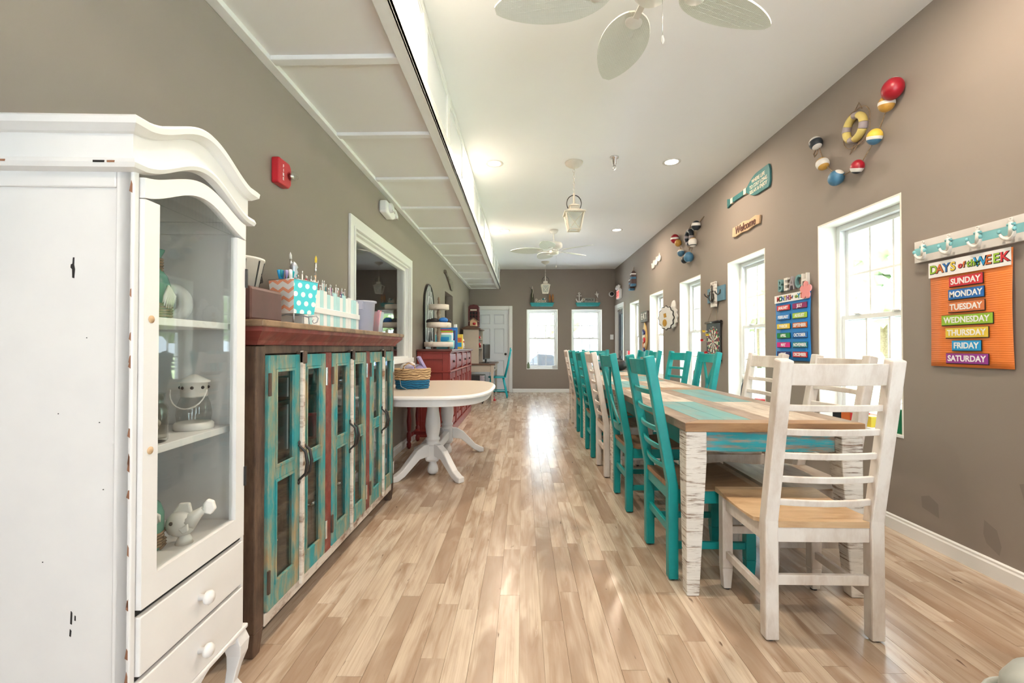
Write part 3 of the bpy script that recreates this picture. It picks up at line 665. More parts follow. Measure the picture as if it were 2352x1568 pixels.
# ================================================================ TEAL GLASS-DOOR CABINET
CY0, CY1, CXF, CXB = 1.585, 3.305, -.94, -1.285
cab = thing('reclaimed_cabinet', 'long reclaimed-wood cabinet with six worn teal glass doors', 'cabinet', (0, 0, 0))
cab.location = (CXF, CY0, 0); L = CY1-CY0; D = CXF-CXB
cab.rotation_euler = (0, 0, pi/2)          # local x along the front, y into depth
BW, TW = M['brown_worn'], M['teal_worn']
for x0 in (0, L-.06):
    for y0 in (0, D-.06):
        f = MB(); f.box(x0, x0+.06, y0, y0+.06, .09, 1.105); f.frustum((x0+.03, y0+.03), 0, .09, .042, .042, .06, .06); f.build('corner_post', BW, cab, .004)
for x0 in (.012, L-.03): MB().box(x0, x0+.018, .06, D-.06, .10, 1.105).build('side_panel', BW, cab)
MB().box(.06, L-.06, D-.02, D-.005, .1, 1.1).build('back_panel', BW, cab)
MB().box(.03, L-.03, .03, D-.02, .125, .145).build('bottom_board', BW, cab)
for z in (.40, .625, .86): MB().box(.03, L-.03, .045, D-.02, z, z+.018).build('shelf', BW, cab)
MB().box(.06, L-.06, .004, .04, 1.075, 1.108).build('top_rail', BW, cab, .003)
MB().box(.06, L-.06, -.002, .03, .082, .128).build('bottom_rail', M['white_worn'], cab, .004)
# crown moulding and top board
cr = MB(); ov0, ov1 = .008, .055; z0, z1 = 1.108, 1.172
def ring(o, z): return [(-o, -o, z), (L+o, -o, z), (L+o, D, z), (-o, D, z)]
cr.add(ring(ov0, z0)+ring(ov0+.008, z0+.016)+ring(ov1-.006, z1-.016)+ring(ov1-.004, z1), [(k*4+q, k*4+(q+1)%4, k*4+4+(q+1)%4, k*4+4+q) for k in range(3) for q in range(4)]+[(3,2,1,0),(12,13,14,15)])
cr.build('crown_moulding', M['red_worn'], cab)
for k in range(3): MB().box(-.06, L+.06, -.06+k*.1355, -.06+(k+1)*.1355-.002, 1.172, 1.195).build('top_board', M['top_brown'], cab, .004)
seg = (L-.12-2*.067)/3; ptr = .06
for p in range(3):
    a, b = ptr, ptr+seg; mid = (a+b)/2
    for k, (q0, q1) in enumerate(((a+.003, mid-.001), (mid+.001, b-.003))):
        z0, z1 = .133, 1.07; st = .047; yf, yb = -.012, .012
        d = MB().box(q0, q0+st, yf, yb, z0, z1).box(q1-st, q1, yf, yb, z0, z1)
        for za, zb_ in ((z0, z0+.08), (.60, .645), (z1-.055, z1)): d.box(q0+st, q1-st, yf, yb, za, zb_)
        d = d.build('door', TW, cab, .003)
        for za, zb_ in ((z0+.08, .60), (.645, z1-.055)):
            MB().box(q0+st-.004, q1-st+.004, -.001, .002, za-.004, zb_+.004).build('glass_pane', M['cabglass'], d)
            e = .009; m_ = MB()
            m_.box(q0+st, q0+st+e, yf-.003, yf+.008, za, zb_).box(q1-st-e, q1-st, yf-.003, yf+.008, za, zb_).box(q0+st+e, q1-st-e, yf-.003, yf+.008, za, za+e).box(q0+st+e, q1-st-e, yf-.003, yf+.008, zb_-e, zb_)
            m_.build('glass_bead', M['teal_worn'], d)
        xh = q1-.018 if k == 0 else q0+.018; zc = .622+.0*k
        hp = [(xh, yf, zc-.075), (xh, yf-.006, zc-.068), (xh, yf-.03, zc-.045), (xh, yf-.038, zc), (xh, yf-.03, zc+.045), (xh, yf-.006, zc+.068), (xh, yf, zc+.075)]
        h = MB().tube(hp, [.006, .0045, .006, .0075, .006, .0045, .006], 8); h.ball((xh, yf-.003, zc-.082), .009, (1,.5,1), 8, 5).ball((xh, yf-.003, zc+.082), .009, (1,.5,1), 8, 5); h.build('handle', M['iron'], d)
        xe = q0 if k == 0 else q1
        for zz in (.2, .92): MB().box(xe-.008, xe+.006, yf-.008, yf, zz, zz+.085).build('hinge', M['steel'] if k else M['brown_worn'], d, .002)
    MB().box(mid-.012, mid+.010, -.026, -.012, .118, 1.085).build('astragal', M['white_worn'], cab, .003)
    MB().box(mid-.012, mid+.022, -.03, .004, 1.03, 1.085).build('catch_block', BW, cab, .006)
    if p < 2: MB().box(b, b+.067, -.010, .03, .128, 1.075).build('stile', M['red_worn'], cab, .004)
    ptr = b+.067
def on_cab(x, y, z=1.195): return tuple(cab.matrix_basis @ Vector((x, y, z)))

# things inside the cabinet
def basket(loc, label, rx, ry, h, rz=0, group=None, blue=.45):
    t = thing('seagrass_basket', label, 'basket', loc, rz, group)
    prof = lambda k: (1+.10*k)
    def rows(z0, z1, n, nm, m):
        mb = MB()
        for i in range(n):
            z = z0+(z1-z0)*(i+.5)/n; s = .88+.12*z/h; pth = []
            for k in range(44):
                a = 2*pi*k/44; wv = .0035*sin(11*a+(i % 2)*pi); pth.append(((rx*s+wv)*cos(a), (ry*s+wv)*sin(a), z))
            mb.tube(pth, (z1-z0)/n*.62, 6, True)
        mb.build(nm, m, t)
    nb = max(3, int(h*blue/.016)); nw = max(3, int(h*(1-blue)/.018))
    rows(.004, h*blue, nb, 'blue_weave', M['wickerblue']); rows(h*blue, h, nw, 'natural_weave', M['wicker'])
    MB().lathe([(0, .006), (.86, .006), (.86, .01)], 28, sx=rx, sy=ry).build('base', M['wicker'], t)
    return t
bk = basket(on_cab(.19, .17, .643), 'blue and natural seagrass basket on the upper cabinet shelf', .13, .1, .14, 90)
for k, c_ in enumerate(('c_white', 'c_lgrey', 'c_white')):
    bkk = MB().box(-.012, .012, -.06, .06, 0, .17).build('book', M[c_], None, .002, loc=on_cab(.13+.04*k, .15, .665), rot=(radians(14), 0, radians(78)))
    tag(bkk, 'pale hardback book tilted in the upper cabinet basket', 'book', 'books in the cabinet basket')
bk = basket(on_cab(.2, .17, .145), 'natural seagrass basket with blue base on cabinet floor', .135, .105, .17, 90)
for k in range(9):
    a = k*.7; o = MB().ball((0,0,0), .036, (1.2,.8,.6), 10, 6).build('toy_bundle', M[('c_lav','c_white','c_pink','c_lgrey','c_magenta','c_yellow','c_lav','c_grey','c_white')[k]], None, loc=on_cab(.2+.05*cos(a)*(1 if k < 6 else .3), .16+.05*sin(a), .30+.025*(k % 3)))
    tag(o, ('%s craft ribbon bundle in the cabinet floor basket' % ('lavender','white','pink','pale grey','magenta','yellow','violet','dark grey','cream')[k]), 'craft supply', 'ribbons in the cabinet basket')
o = MB().lathe([(.03, 0), (.035, .01), (.105, .05), (.11, .056), (.1, .052), (.03, .016), (0, .014)], 26).build('dish', M['c_white'], None, loc=on_cab(.2, .17, .418)); tag(o, 'wide white dish on the lower shelf above a basket', 'dish')
o = MB().lathe([(.035, 0), (.055, .115), (.057, .118), (.052, .115), (.033, .005), (0, .004)], 20).build('red_cup', M['red'], None, loc=on_cab(.70, .13, .643)); tag(o, 'red flared cup behind the middle cabinet doors', 'cup')
o = MB().box(-.2, .2, -.005, .005, 0, .4).build('pale_board', M['c_lgrey'], None, loc=on_cab(.44, .2, .643)); tag(o, 'pale grey board leaning behind the second cabinet door', 'board')
o.dimensions = (.17, .012, .32)
jl = ['glass jar with silver lid on the upper cabinet shelf', 'clear glass bottle on the lower cabinet shelf']
for k, (x, z) in enumerate([(.66, .878), (.92, .643), (1.2, .643), (1.3, .643), (1.48, .643), (.68, .145), (.80, .145), (.95, .418), (1.02, .145), (1.25, .145), (1.35, .418), (1.50, .145)]):
    up = z > .6; hh = .13 if up else .17
    t = thing('glass_jar', jl[0] if up else jl[1], 'jar', on_cab(x, .13, z), 0, 'jars on the upper cabinet shelves' if up else 'bottles on the lower cabinet shelves')
    MB().lathe([(.034, 0), (.04, .006), (.04, hh*.7), (.028, hh*.85), (.028, hh)], 16).build('jar_body', M['jar'], t)
    MB().lathe([(.03, hh-.004), (.03, hh+.014), (0, hh+.014)], 16).build('lid', M['steel'], t)

# ================================================================ DINING TABLES
TX0, TX1, TZ = .72, 1.505, .765
def dining_table(y0, y1, label, first):
    t = thing('farm_table', label, 'table', ((TX0+TX1)/2, y0, 0), 0, 'farm tables pushed end to end')
    h = (TX1-TX0)/2; Ln = y1-y0; f = .095
    top = MB().box(-h+.02, h-.02, .02, Ln-.02, TZ-.045, TZ-.02).build('sub_top', M['tbl_brown'], t)
    B = lambda nm, poly, m: MB().prism(poly, 'z', TZ-.040, TZ).build(nm, m, t, .003)
    B('border_board', [(-h, 0), (h, 0), (h-f, f), (-h+f, f)], M['tbl_edge'])
    B('border_board', [(h, Ln), (-h, Ln), (-h+f, Ln-f), (h-f, Ln-f)], M['tbl_edge'])
    B('border_board', [(-h, Ln), (-h, 0), (-h+f, f), (-h+f, Ln-f)], M['tbl_brown'])
    B('border_board', [(h, 0), (h, Ln), (h-f, Ln-f), (h-f, f)], M['tbl_brown'])
    g = .0; xs = [-h+f, -.055, .055, h-f]; ym = Ln*.47
    B('centre_board', [(xs[1], f), (xs[2], f), (xs[2], Ln-f), (xs[1], Ln-f)], M['tbl_brown'])
    for k, (xa, xb) in enumerate(((xs[0], xs[1]), (xs[2], xs[3]))):
        for j, (ya, yb) in enumerate(((f, ym), (ym, Ln-f))):
            m = M['tbl_teal'] if (k+j+first) % 2 == 0 else M['tbl_white']
            for i in range(2):
                x0 = xa+(xb-xa)*i/2; x1 = xa+(xb-xa)*(i+1)/2
                B('plank', [(x0+.0006, ya+.0006), (x1-.0006, ya+.0006), (x1-.0006, yb-.0006), (x0+.0006, yb-.0006)], m)
    for sx in (-1, 1):
        MB().box(sx*(h-.055)-.011, sx*(h-.055)+.011, .1, Ln-.1, .63, TZ-.04).build('apron', M['teal'], t)
    for yy in (.05, Ln-.07): MB().box(-h+.1, h-.1, yy, yy+.02, .628, TZ-.04).build('apron', M['apron_worn'], t, .002)
    for sx in (-1, 1):
        for yy, sy in ((.052, 1), (Ln-.052, -1)):
            cxx = sx*(h-.052); s = .046; bt = .028
            xo, xi = cxx+sx*s, cxx-sx*s; yo, yi = yy-sy*s, yy+sy*s
            q = lambda xi_, yi_, z: [(xo, yo, z), (xi_, yo, z), (xi_, yi_, z), (xo, yi_, z)]
            xb, yb = xo-sx*2*bt, yo+sy*2*bt
            lg = MB(); lg.add(q(xb, yb, 0)+q(xi, yi, .60)+q(xi, yi, TZ-.04), [(0,1,5,4),(1,2,6,5),(2,3,7,6),(3,0,4,7),(4,5,9,8),(5,6,10,9),(6,7,11,10),(7,4,8,11),(3,2,1,0),(8,9,10,11)])
            lg.build('leg', M['leg_worn'], t, .006)
    return t
TYS = [2.035, 3.725, 5.415, 7.10]
dining_table(TYS[0], TYS[1]-.004, 'patchwork reclaimed-wood farm table with the white chair at its head', 0)
dining_table(TYS[1], TYS[2]-.004, 'patchwork farm table in the middle of the long row', 0)
dining_table(TYS[2], TYS[3], 'patchwork farm table ending the row near the exit door', 0)

# ================================================================ CHAIRS (facing local +y)
def ypost(z): return -.183 if z < .45 else -.183-(z-.45)*.175
def make_chair(style, fm, sm):
    t = thing('dining_chair', 'x', 'chair'); a, b = .170, .220
    for sx in (-1, 1):
        x0, x1 = sorted((sx*a, sx*b))
        MB().prism([(-.206, .006), (-.160, .006), (-.158, .44), (-.270, 1.062), (-.314, 1.052), (-.207, .45)], 'x', x0, x1).build('rear_post', fm, t, .006)
        fl = MB(); cx = sx*.198
        fl.frustum((cx, .178), .006, .10, .034, .034, .046, .046); fl.box(cx-.023, cx+.023, .155, .201, .10, .425); fl.build('front_leg', fm, t, .004)
        for yy in (-.183, .178): MB().lathe([(.014, 0), (.014, .008)], 10, (sx*.196, yy, 0)).build('glide', M['black'], t)
        MB().box(cx-.011, cx+.011, -.165, .16, .36, .424).build('side_rail', fm, t, .002)
        MB().box(cx-.010, cx+.010, -.165, .16, .145, .178).build('side_stretcher', fm, t, .003)
    MB().box(-a, a, -.196, -.172, .368, .424).build('rear_rail', fm, t, .002)
    MB().box(-.18, .18, .166, .19, .36, .424).build('front_rail', fm, t, .002)
    MB().box(-a, a, -.192, -.172, .205, .243).build('rear_stretcher', fm, t, .003)
    MB().box(-.18, .18, .168, .188, .25, .285).build('front_stretcher', fm, t, .003)
    # dished seat
    nx, ny = 10, 12; vs = []; fs = []
    for j in range(ny+1):
        y = -.2+.425*j/ny; hw = .168 if y < -.150 else .226
        for i in range(nx+1):
            x = -hw+2*hw*i/nx; u = 1-(x/.226)**2; v = sin(pi*min(1, max(0, (y+.2)/.40)))
            vs.append((x, y, .447-.016*v-.004*u*v))
    n0 = len(vs); vs += [(x, y, .424) for x, y, z in vs]
    I = lambda i, j: j*(nx+1)+i
    for j in range(ny):
        for i in range(nx): fs.append((I(i,j), I(i+1,j), I(i+1,j+1), I(i,j+1))); fs.append((n0+I(i,j), n0+I(i,j+1), n0+I(i+1,j+1), n0+I(i+1,j)))
    for j in range(ny): fs.append((I(0,j), I(0,j+1), n0+I(0,j+1), n0+I(0,j))); fs.append((I(nx,j+1), I(nx,j), n0+I(nx,j), n0+I(nx,j+1)))
    for i in range(nx): fs.append((I(i+1,0), I(i,0), n0+I(i,0), n0+I(i+1,0))); fs.append((I(i,ny), I(i+1,ny), n0+I(i+1,ny), n0+I(i,ny)))
    MB().add(vs, fs).build('seat', sm, t)
    def slat(name, z, h, bow=.022, th=.016):
        k = 10; pf = []; pb = []; y0 = ypost(z)
        for i in range(k+1):
            x = -a-.004+(2*a+.008)*i/k; yy = y0-bow*(1-(x/a)**2); pf.append((x, yy+th/2)); pb.append((x, yy-th/2))
        s = -.175 if z > .5 else 0; mb = MB(); n = len(mb.v); mb.prism(pb+pf[::-1], 'z', z-h/2, z+h/2)
        mb.v = [(x, y+s*(zz-z), zz) for x, y, zz in mb.v]; return mb.build(name, fm, t, .003)
    slat('top_rail', 1.002, .078, .03, .02)
    if style == 'ladder':
        for z in (.880, .790, .700, .610, .520): slat('back_slat', z, .024)
    else:
        slat('lower_rail', .545, .055, .026, .018)
        zt, zb = .965, .57
        for sx in (-1, 1):
            MB().beam((sx*.135, ypost(zb)-.004, zb), (sx*.135, ypost(zt)-.004, zt), .022, .014, (0, 1, 0)).build('back_spindle', fm, t, .002)
        def yb(x, z): return ypost(z)-.03+.012*(abs(x)/.12)
        for sx in (-1, 1):
            pth = []
            for k in range(9):
                u = -1+2*k/8; pth.append((sx*.115*(abs(u)**1.3)*(1 if u > 0 else -1), yb(.1*u, zb+(zt-zb)*(k/8))+sx*.003, zb+(zt-zb)*(k/8)))
            mb = MB()
            for k in range(8): mb.beam(pth[k], pth[k+1], .032, .012, (0, 1, 0))
            mb.build('cross_brace', fm, t)
    return t
protos = {}
def chair(style, colr, loc, rz, label, group):
    key = (style, colr)
    if key not in protos:
        t = make_chair(style, M['teal'] if colr == 'teal' else M['whitewash'], M['chairseat'] if colr == 'teal' else M['greyseat'] if colr == 'grey' else M['pine']); protos[key] = t
    else: t = copy_tree(protos[key])
    t.location = (loc[0], loc[1], 0); t.rotation_euler = (0, 0, radians(rz)); t['label'] = label; t['group'] = group
    return t
GA, GW = 'chairs along the aisle side of the tables', 'chairs along the window side of the tables'
chair('ladder', 'white', (1.128, 1.937), 0, 'whitewashed ladder-back chair with natural pine seat at the table head', 'chairs at the table ends')
XA = .895
chair('ladder', 'teal', (XA, 2.39), -90, 'teal ladder-back chair on the aisle beside the worn white table leg', GA)
chair('cross', 'teal', (XA, 3.27), -90, 'teal cross-back chair between a teal and a whitewashed chair on the aisle', GA)
chair('ladder', 'grey', (XA, 4.08), -90, 'whitewashed ladder-back chair between two teal chairs on the aisle', GA)
chair('ladder', 'teal', (XA-.01, 4.76), -90, 'teal ladder-back chair just past the aisle whitewashed chair', GA)
chair('ladder', 'teal', (XA+.015, 5.76), -90, 'teal ladder-back chair before the last whitewashed aisle chair', GA)
chair('ladder', 'grey', (XA+.02, 6.45), -90, 'whitewashed ladder-back chair last on the aisle side of the row', GA)
XB = 1.372
chair('ladder', 'grey', (XB, 2.41), 90, 'whitewashed chair below the window beside the orange days chart', GW)
chair('ladder', 'grey', (XB, 3.13), 90, 'whitewashed chair facing the aisle in front of the months chart', GW)
chair('cross', 'teal', (XB, 4.09), 90, 'teal cross-back chair on the window side below the dartboard', GW)
chair('ladder', 'teal', (XB, 4.80), 97, 'teal ladder-back chair on the window side next to the cross-back one', GW)
chair('cross', 'teal', (XB, 5.74), 90, 'teal cross-back chair on the window side of the last table', GW)
chair('ladder', 'teal', (XB, 6.30), 90, 'teal ladder-back chair in front of the surfboard plaque', GW)
chair('ladder', 'teal', (1.19, 7.17), 180, 'teal ladder-back chair at the table end by the exit door', 'chairs at the table ends')

# ================================================================ OVAL PEDESTAL TABLE
ov = thing('pedestal_table', 'white oval double-pedestal table with cream top beside red sideboard', 'table', (-.778, 4.245, 0))
def sup(a, b, n=3.0, k=72):
    out = []
    for i in range(k):
        t = 2*pi*i/k; c, s = cos(t), sin(t); out.append((b*(abs(c)**(2/n))*(1 if c >= 0 else -1), a*(abs(s)**(2/n))*(1 if s >= 0 else -1)))
    return out
OA, OB = .85, .515
mb = MB(); k = 72; layers = [(.96, .700), (1.0, .704), (1.0, .716), (.965, .7292)]
for s_, z in layers: mb.v += [(x*s_ if s_ == 1 else x*(1-(1-s_)*.9), y*(1-(1-s_)*.6), z) for x, y in sup(OA, OB)]
for q in range(len(layers)-1):
    for i in range(k): mb.f.append((q*k+i, q*k+(i+1)%k, (q+1)*k+(i+1)%k, (q+1)*k+i)); mb.m.append(0); mb.sm.append(False)
mb.f.append(tuple(range(k))[::-1]); mb.m.append(0); mb.sm.append(False); mb.f.append(tuple(range(3*k, 4*k))); mb.m.append(0); mb.sm.append(False)
tp = mb.build('table_edge', M['tablewhite'], ov)
MB().prism([(x*.955, y*.972) for x, y in sup(OA, OB)], 'z', .7285, .7305).build('table_top', M['tabletop_cream'], ov)
MB().prism([(x*.93, y*.957) for x, y in sup(OA, OB)], 'z', .645, .702).build('apron', M['tablewhite'], ov, .004)
for yy, sg in ((-.30, -1), (.45, 1)):
    mb = MB(); mb.frustum((0, yy), .60, .66, .13, .13, .15, .15)
    col_ = mb.build('column_block', M['tablewhite'], ov, .008)
    MB().lathe([(.058, .60), (.05, .575), (.052, .55), (.062, .48), (.066, .42), (.058, .36), (.05, .325), (.062, .315), (.062, .300), (.054, .292), (.058, .27), (.062, .255)], 24, (0, yy, 0)).build('turned_column', M['tablewhite'], ov)
    MB().bc((0, yy, .195), (.115, .115, .16)).build('base_block', M['tablewhite'], ov, .02)
    MB().lathe([(.035, .12), (.032, .10), (.042, .07), (.048, .045), (.044, .02), (.03, .006), (0, .004)], 20, (0, yy, 0)).build('pendant_knob', M['tablewhite'], ov)
    for ang in ((-90*1+45 if sg > 0 else -45)-0, (90+45 if sg > 0 else -135), ) if False else ((20, 160) if sg > 0 else (-42, 222)):
        r = radians(ang); ft = MB()
        up = [(.05, .27), (.10, .265), (.17, .225), (.24, .15), (.30, .085), (.36, .05), (.385, .045)]; lo = [(.385, .0), (.34, .0), (.28, .03), (.21, .09), (.14, .15), (.05, .165)]
        ft.prism(up+lo, 'y', -.03, .03); ft.xf(Matrix.Translation((0, yy, 0)) @ Matrix.Rotation(r, 4, 'Z')); ft.build('foot', M['tablewhite'], ov, .008)
MB().box(-.03, .03, -.26, .41, .16, .24).build('stretcher', M['tablewhite'], ov, .01)
bk = basket((-.985, 4.06, .7305), 'blue and natural seagrass basket of bagged crafts on oval table', .155, .12, .18, 20)
bag = frosted('clear_bag', (.78, .76, .84), .3)
for k in range(7):
    a = k*.9; o = MB().ball((0,0,0), .047, (1,.8,.8), 10, 7).build('craft_bag', [M['c_lav'], bag, M['c_white'], bag, M['c_lgrey'], bag, M['c_lav']][k], None, loc=(-.985+.075*cos(a)*(k < 6), 4.06+.055*sin(a)*(k < 6), .90+.012*(k % 3)), rot=(k, k*.5, k*.3))
    tag(o, {0: 'lavender cloth pouch in the table basket', 2: 'white cloth pouch in the table basket', 4: 'pale grey pouch in the table basket', 6: 'lavender pouch heaped in the middle of the table basket'}.get(k, 'clear plastic bag of craft pieces in the table basket'), 'bag', 'bags in the table basket')
o = MB().box(-.012, .012, -.05, .05, -.08, .08).build('craft_card', M['c_lav'], None, .004, loc=(-.90, 4.08, .945), rot=(0, radians(-28), .4)); tag(o, 'lavender and black card packet tilted against the basket rim', 'packet')
hd = MB().tube([(-.1, -.115, .16), (-.085, -.125, .21), (-.045, -.13, .232), (0, -.125, .21), (.015, -.115, .16)], .006, 6); hd.build('loop_handle', M['wicker'], bk)
MB().tube([(-.12, -.09, .10), (-.11, -.12, .03), (-.06, -.15, .004), (.02, -.16, .003)], .002, 5).build('loose_strand', M['c_cream'], bk)

# red turned-leg side table tucked behind the oval table
rt = thing('red_side_table', 'small red side table with turned legs behind the oval table', 'table', (-1.10, 5.12, 0))
MB().box(-.17, .17, -.24, .24, .58, .61).build('table_top', M['redleg'], rt, .006); MB().box(-.14, .14, -.21, .21, .50, .58).build('apron', M['redleg'], rt, .004)
for sx in (-1, 1):
    for sy in (-1, 1): MB().lathe([(.012, 0), (.024, .02), (.026, .05), (.016, .075), (.024, .09), (.024, .17), (.014, .18), (.02, .2), (.026, .3), (.016, .42), (.024, .44), (.024, .52)], 14, (sx*.13, sy*.2, 0)).build('turned_leg', M['redleg'], rt)
    MB().box(sx*.13-.012, sx*.13+.012, -.2, .2, .115, .15).build('stretcher', M['redleg'], rt, .003)
MB().box(-.13, .13, -.012, .012, .115, .15).build('stretcher', M['redleg'], rt, .003)

# ================================================================ RED SIDEBOARD  (local x along its front)
sb = thing('red_sideboard', 'long red sideboard with drawers over panelled doors on left wall', 'sideboard', (-.885, 5.55, 0), 90)
SL, SD = 2.3, .405; RL = M['redlac']
MB().box(0, .03, .02, SD, .10, 1.03).build('side_board', RL, sb); MB().box(SL-.03, SL, .02, SD, .1, 1.03).build('side_board', RL, sb)
for x in (-.012, SL+.0):
    f = MB(); f.box(x, x+.012, .02, .09, .1, 1.03).box(x, x+.012, SD-.06, SD, .1, 1.03).box(x, x+.012, .09, SD-.06, .95, 1.03).box(x, x+.012, .09, SD-.06, .1, .2); f.build('side_frame', RL, sb, .003)
MB().box(.03, SL-.03, .04, SD, .1, 1.03).build('carcass', RL, sb)
MB().box(-.035, SL+.035, -.03, SD, 1.05, 1.075).build('top_board', wood('sideboard_top', (.10, .035, .03), (.17, .07, .06), (14,3,14), .35), sb, .006)
MB().box(-.02, SL+.02, -.012, SD, 1.03, 1.05).build('top_moulding', RL, sb, .006)
MB().box(-.012, SL+.012, .0, SD, 0, .10).build('plinth', RL, sb, .006)
MB().box(-.016, SL+.016, -.008, SD, .785, .81).build('waist_moulding', RL, sb, .006)
nb_ = 4; bw_ = SL/nb_
for k in range(nb_):
    x0, x1 = k*bw_+.03, (k+1)*bw_-.03
    d = MB().box(x0, x1, .012, .04, .83, 1.015).build('drawer', RL, sb, .004)
    MB().box(x0+.03, x1-.03, .004, .012, .855, .99).build('drawer_panel', RL, d, .004)
    MB().ball(((x0+x1)/2, -.006, .92), .016, (1,.8,1), 10, 6).build('drawer_knob', M['iron'], d)
    MB().box(k*bw_-.02 if k else 0, k*bw_+.03, .0, .04, .1, 1.03).build('pilaster', RL, sb, .004)
    for q0, q1 in ((x0, (x0+x1)/2-.002), ((x0+x1)/2+.002, x1)):
        d = MB().box(q0, q0+.045, .012, .034, .115, .775).box(q1-.045, q1, .012, .034, .115, .775)
        for za, zb_ in ((.115, .19), (.43, .48), (.70, .775)): d.box(q0+.045, q1-.045, .012, .034, za, zb_)
        d = d.build('door', RL, sb, .003)
        for za, zb_ in ((.19, .43), (.48, .70)): MB().box(q0+.06, q1-.06, .02, .034, za+.015, zb_-.015).build('door_panel', RL, d, .006)
MB().box(SL-.03, SL, .0, .04, .1, 1.03).build('pilaster', RL, sb, .004)

# ================================================================ DESK CORNER
cream = paint('cream_desk_paint', (.46, .40, .33), .55, .04); dwood = wood('desk_brown_wood', (.10, .05, .03), (.17, .09, .05), (3,14,14), .4)
dk = thing('writing_desk', 'cream writing desk with brown top in the far corner', 'desk', (-1.28, 9.15, 0))
MB().box(0, .73, 0, 1.4, .735, .765).build('desk_top', dwood, dk, .004)
MB().box(.02, .70, .02, .04, .60, .735).box(.02, .70, 1.36, 1.38, .60, .735).box(.68, .70, .04, 1.36, .60, .735).build('apron', cream, dk)
for x in (.03, .67):
    for y in (.03, 1.34): MB().frustum((x, y), 0, .735, .04, .04, .055, .055).build('leg', cream, dk, .004)
MB().ball((.705, .25, .67), .014, (1,1,1), 10, 6).build('drawer_knob', M['iron'], dk)
hc = thing('desk_hutch', 'tall cream hutch with brown cap standing on the corner desk', 'hutch', (-1.28, 9.35, .765))
MB().box(.06, .38, 0, .02, 0, .70).build('side', cream, hc); MB().box(.06, .38, .93, .95, 0, .70).build('side', cream, hc); MB().box(.06, .075, .02, .93, 0, .70).build('back', cream, hc)
for z in (.3, .5): MB().box(.075, .37, .02, .93, z, z+.018).build('shelf', cream, hc)
MB().prism([(.035, .70), (.405, .70), (.42, .72), (.30, .775), (.14, .775), (.02, .72)], 'y', -.03, .98).build('cap', dwood, hc, .004)
pb_ = thing('phone_box_model', 'dark red telephone box model on top of the cream hutch', 'ornament', (-1.06, 9.95, 1.541))
dr_ = paint('dark_red_paint', (.10, .012, .012), .4, .1)
MB().box(-.115, .115, -.115, .115, 0, .05).box(-.115, .115, -.115, .115, .33, .40).build('body_bands', dr_, pb_, .004)
for sx in (-1, 1):
    for sy in (-1, 1): MB().bc((sx*.1, sy*.1, .19), (.03, .03, .29)).build('corner_post', dr_, pb_)
for ax in range(2):
    for s in (-1, 1):
        for q in (-.035, .035):
            MB().bc((q, s*.105, .19) if ax else (s*.105, q, .19), (.012, .012, .29)).build('glazing_bar', dr_, pb_)
        for z in (.12, .19, .26): MB().bc((0, s*.105, z) if ax else (s*.105, 0, z), (.2, .01, .012) if ax else (.01, .2, .012)).build('glazing_bar', dr_, pb_)
MB().box(-.09, .09, -.09, .09, .05, .33).build('dark_interior', M['dark'], pb_)
MB().prism([(-.115, .40), (.115, .40), (.115, .44), (.08, .472), (.0, .485), (-.08, .472), (-.115, .44)], 'y', -.115, .115).build('domed_roof', dr_, pb_, .01)
MB().box(-.07, .07, -.119, -.113, .35, .38).build('sign_strip', M['c_cream'], pb_)
bh = thing('birdhouse', 'small wooden birdhouse with red bird in front of phone box', 'birdhouse', (-1.02, 9.48, 1.541))
MB().prism([(-.07, 0), (.07, 0), (.07, .10), (0, .15), (-.07, .10)], 'y', -.06, .06).build('house', wood('birdhouse_wood', (.55, .38, .22), (.68, .5, .32)), bh)
MB().prism([(-.10, .085), (0, .157), (.10, .085), (.10, .10), (0, .172), (-.10, .10)], 'y', -.085, .085).build('roof', wood('birdhouse_roof', (.22, .13, .08), (.32, .2, .13)), bh)
MB().ball((.02, -.07, .045), .03, (1.2,.6,.9), 10, 6).build('red_bird', M['red'], bh)
for k, (y, z) in enumerate([(9.42, 1.30), (9.42, 1.16), (9.50, 1.12)]):
    t = thing('bow_ornament', 'red bow ornament clipped to the hutch front', 'ornament', (-.885, y, z), 0, 'red bows on the hutch')
    MB().ball((.0, -.035, .0), .03, (.6,1,1), 8, 5).ball((.0, .035, .0), .03, (.6,1,1), 8, 5).build('bow_loops', M['red'], t); MB().ball((.01, 0, 0), .016, (1,1,1), 8, 5).build('knot', M['c_white'], t)
mo = thing('computer_monitor', 'black flat computer monitor turned sideways on the corner desk', 'monitor', (-.76, 9.62, .765), 80)
MB().box(-.24, .24, -.015, .015, .08, .40).build('screen_case', M['black'], mo, .006); MB().box(-.225, .225, -.018, -.015, .1, .385).build('screen', M['blackgloss'], mo)
MB().box(-.03, .03, .0, .03, .01, .2).build('neck', M['black'], mo); MB().box(-.11, .11, -.08, .08, 0, .012).build('foot', M['black'], mo, .004)
ms = thing('mirror_frame', 'tall narrow grey mirror leaning beside the desk', 'mirror', (-1.17, 8.72, .0), 0)
MB().box(-.11, .06, 0, .03, .35, 1.10).build('frame', M['c_lgrey'], ms, .004); MB().box(-.10, .05, -.003, 0, .37, 1.08).build('glass', M['steel'], ms); MB().box(-.03, .0, .0, .03, 0, .36).build('support', M['black'], ms)
pr = thing('printer', 'black printer on a low stand beside the corner desk', 'printer', (-.92, 8.98, 0))
MB().box(-.2, .18, -.16, .14, .40, .56).build('case', M['black'], pr, .015); MB().box(.09, .19, -.165, -.1, .41, .55).build('paper_tray', M['steel'], pr, .006); MB().box(-.18, .16, -.14, .12, .36, .40).build('stand_top', dwood, pr)
for x in (-.16, .14):
    for y in (-.12, .10): MB().box(x-.012, x+.012, y-.012, y+.012, 0, .36).build('stand_leg', M['iron'], pr)
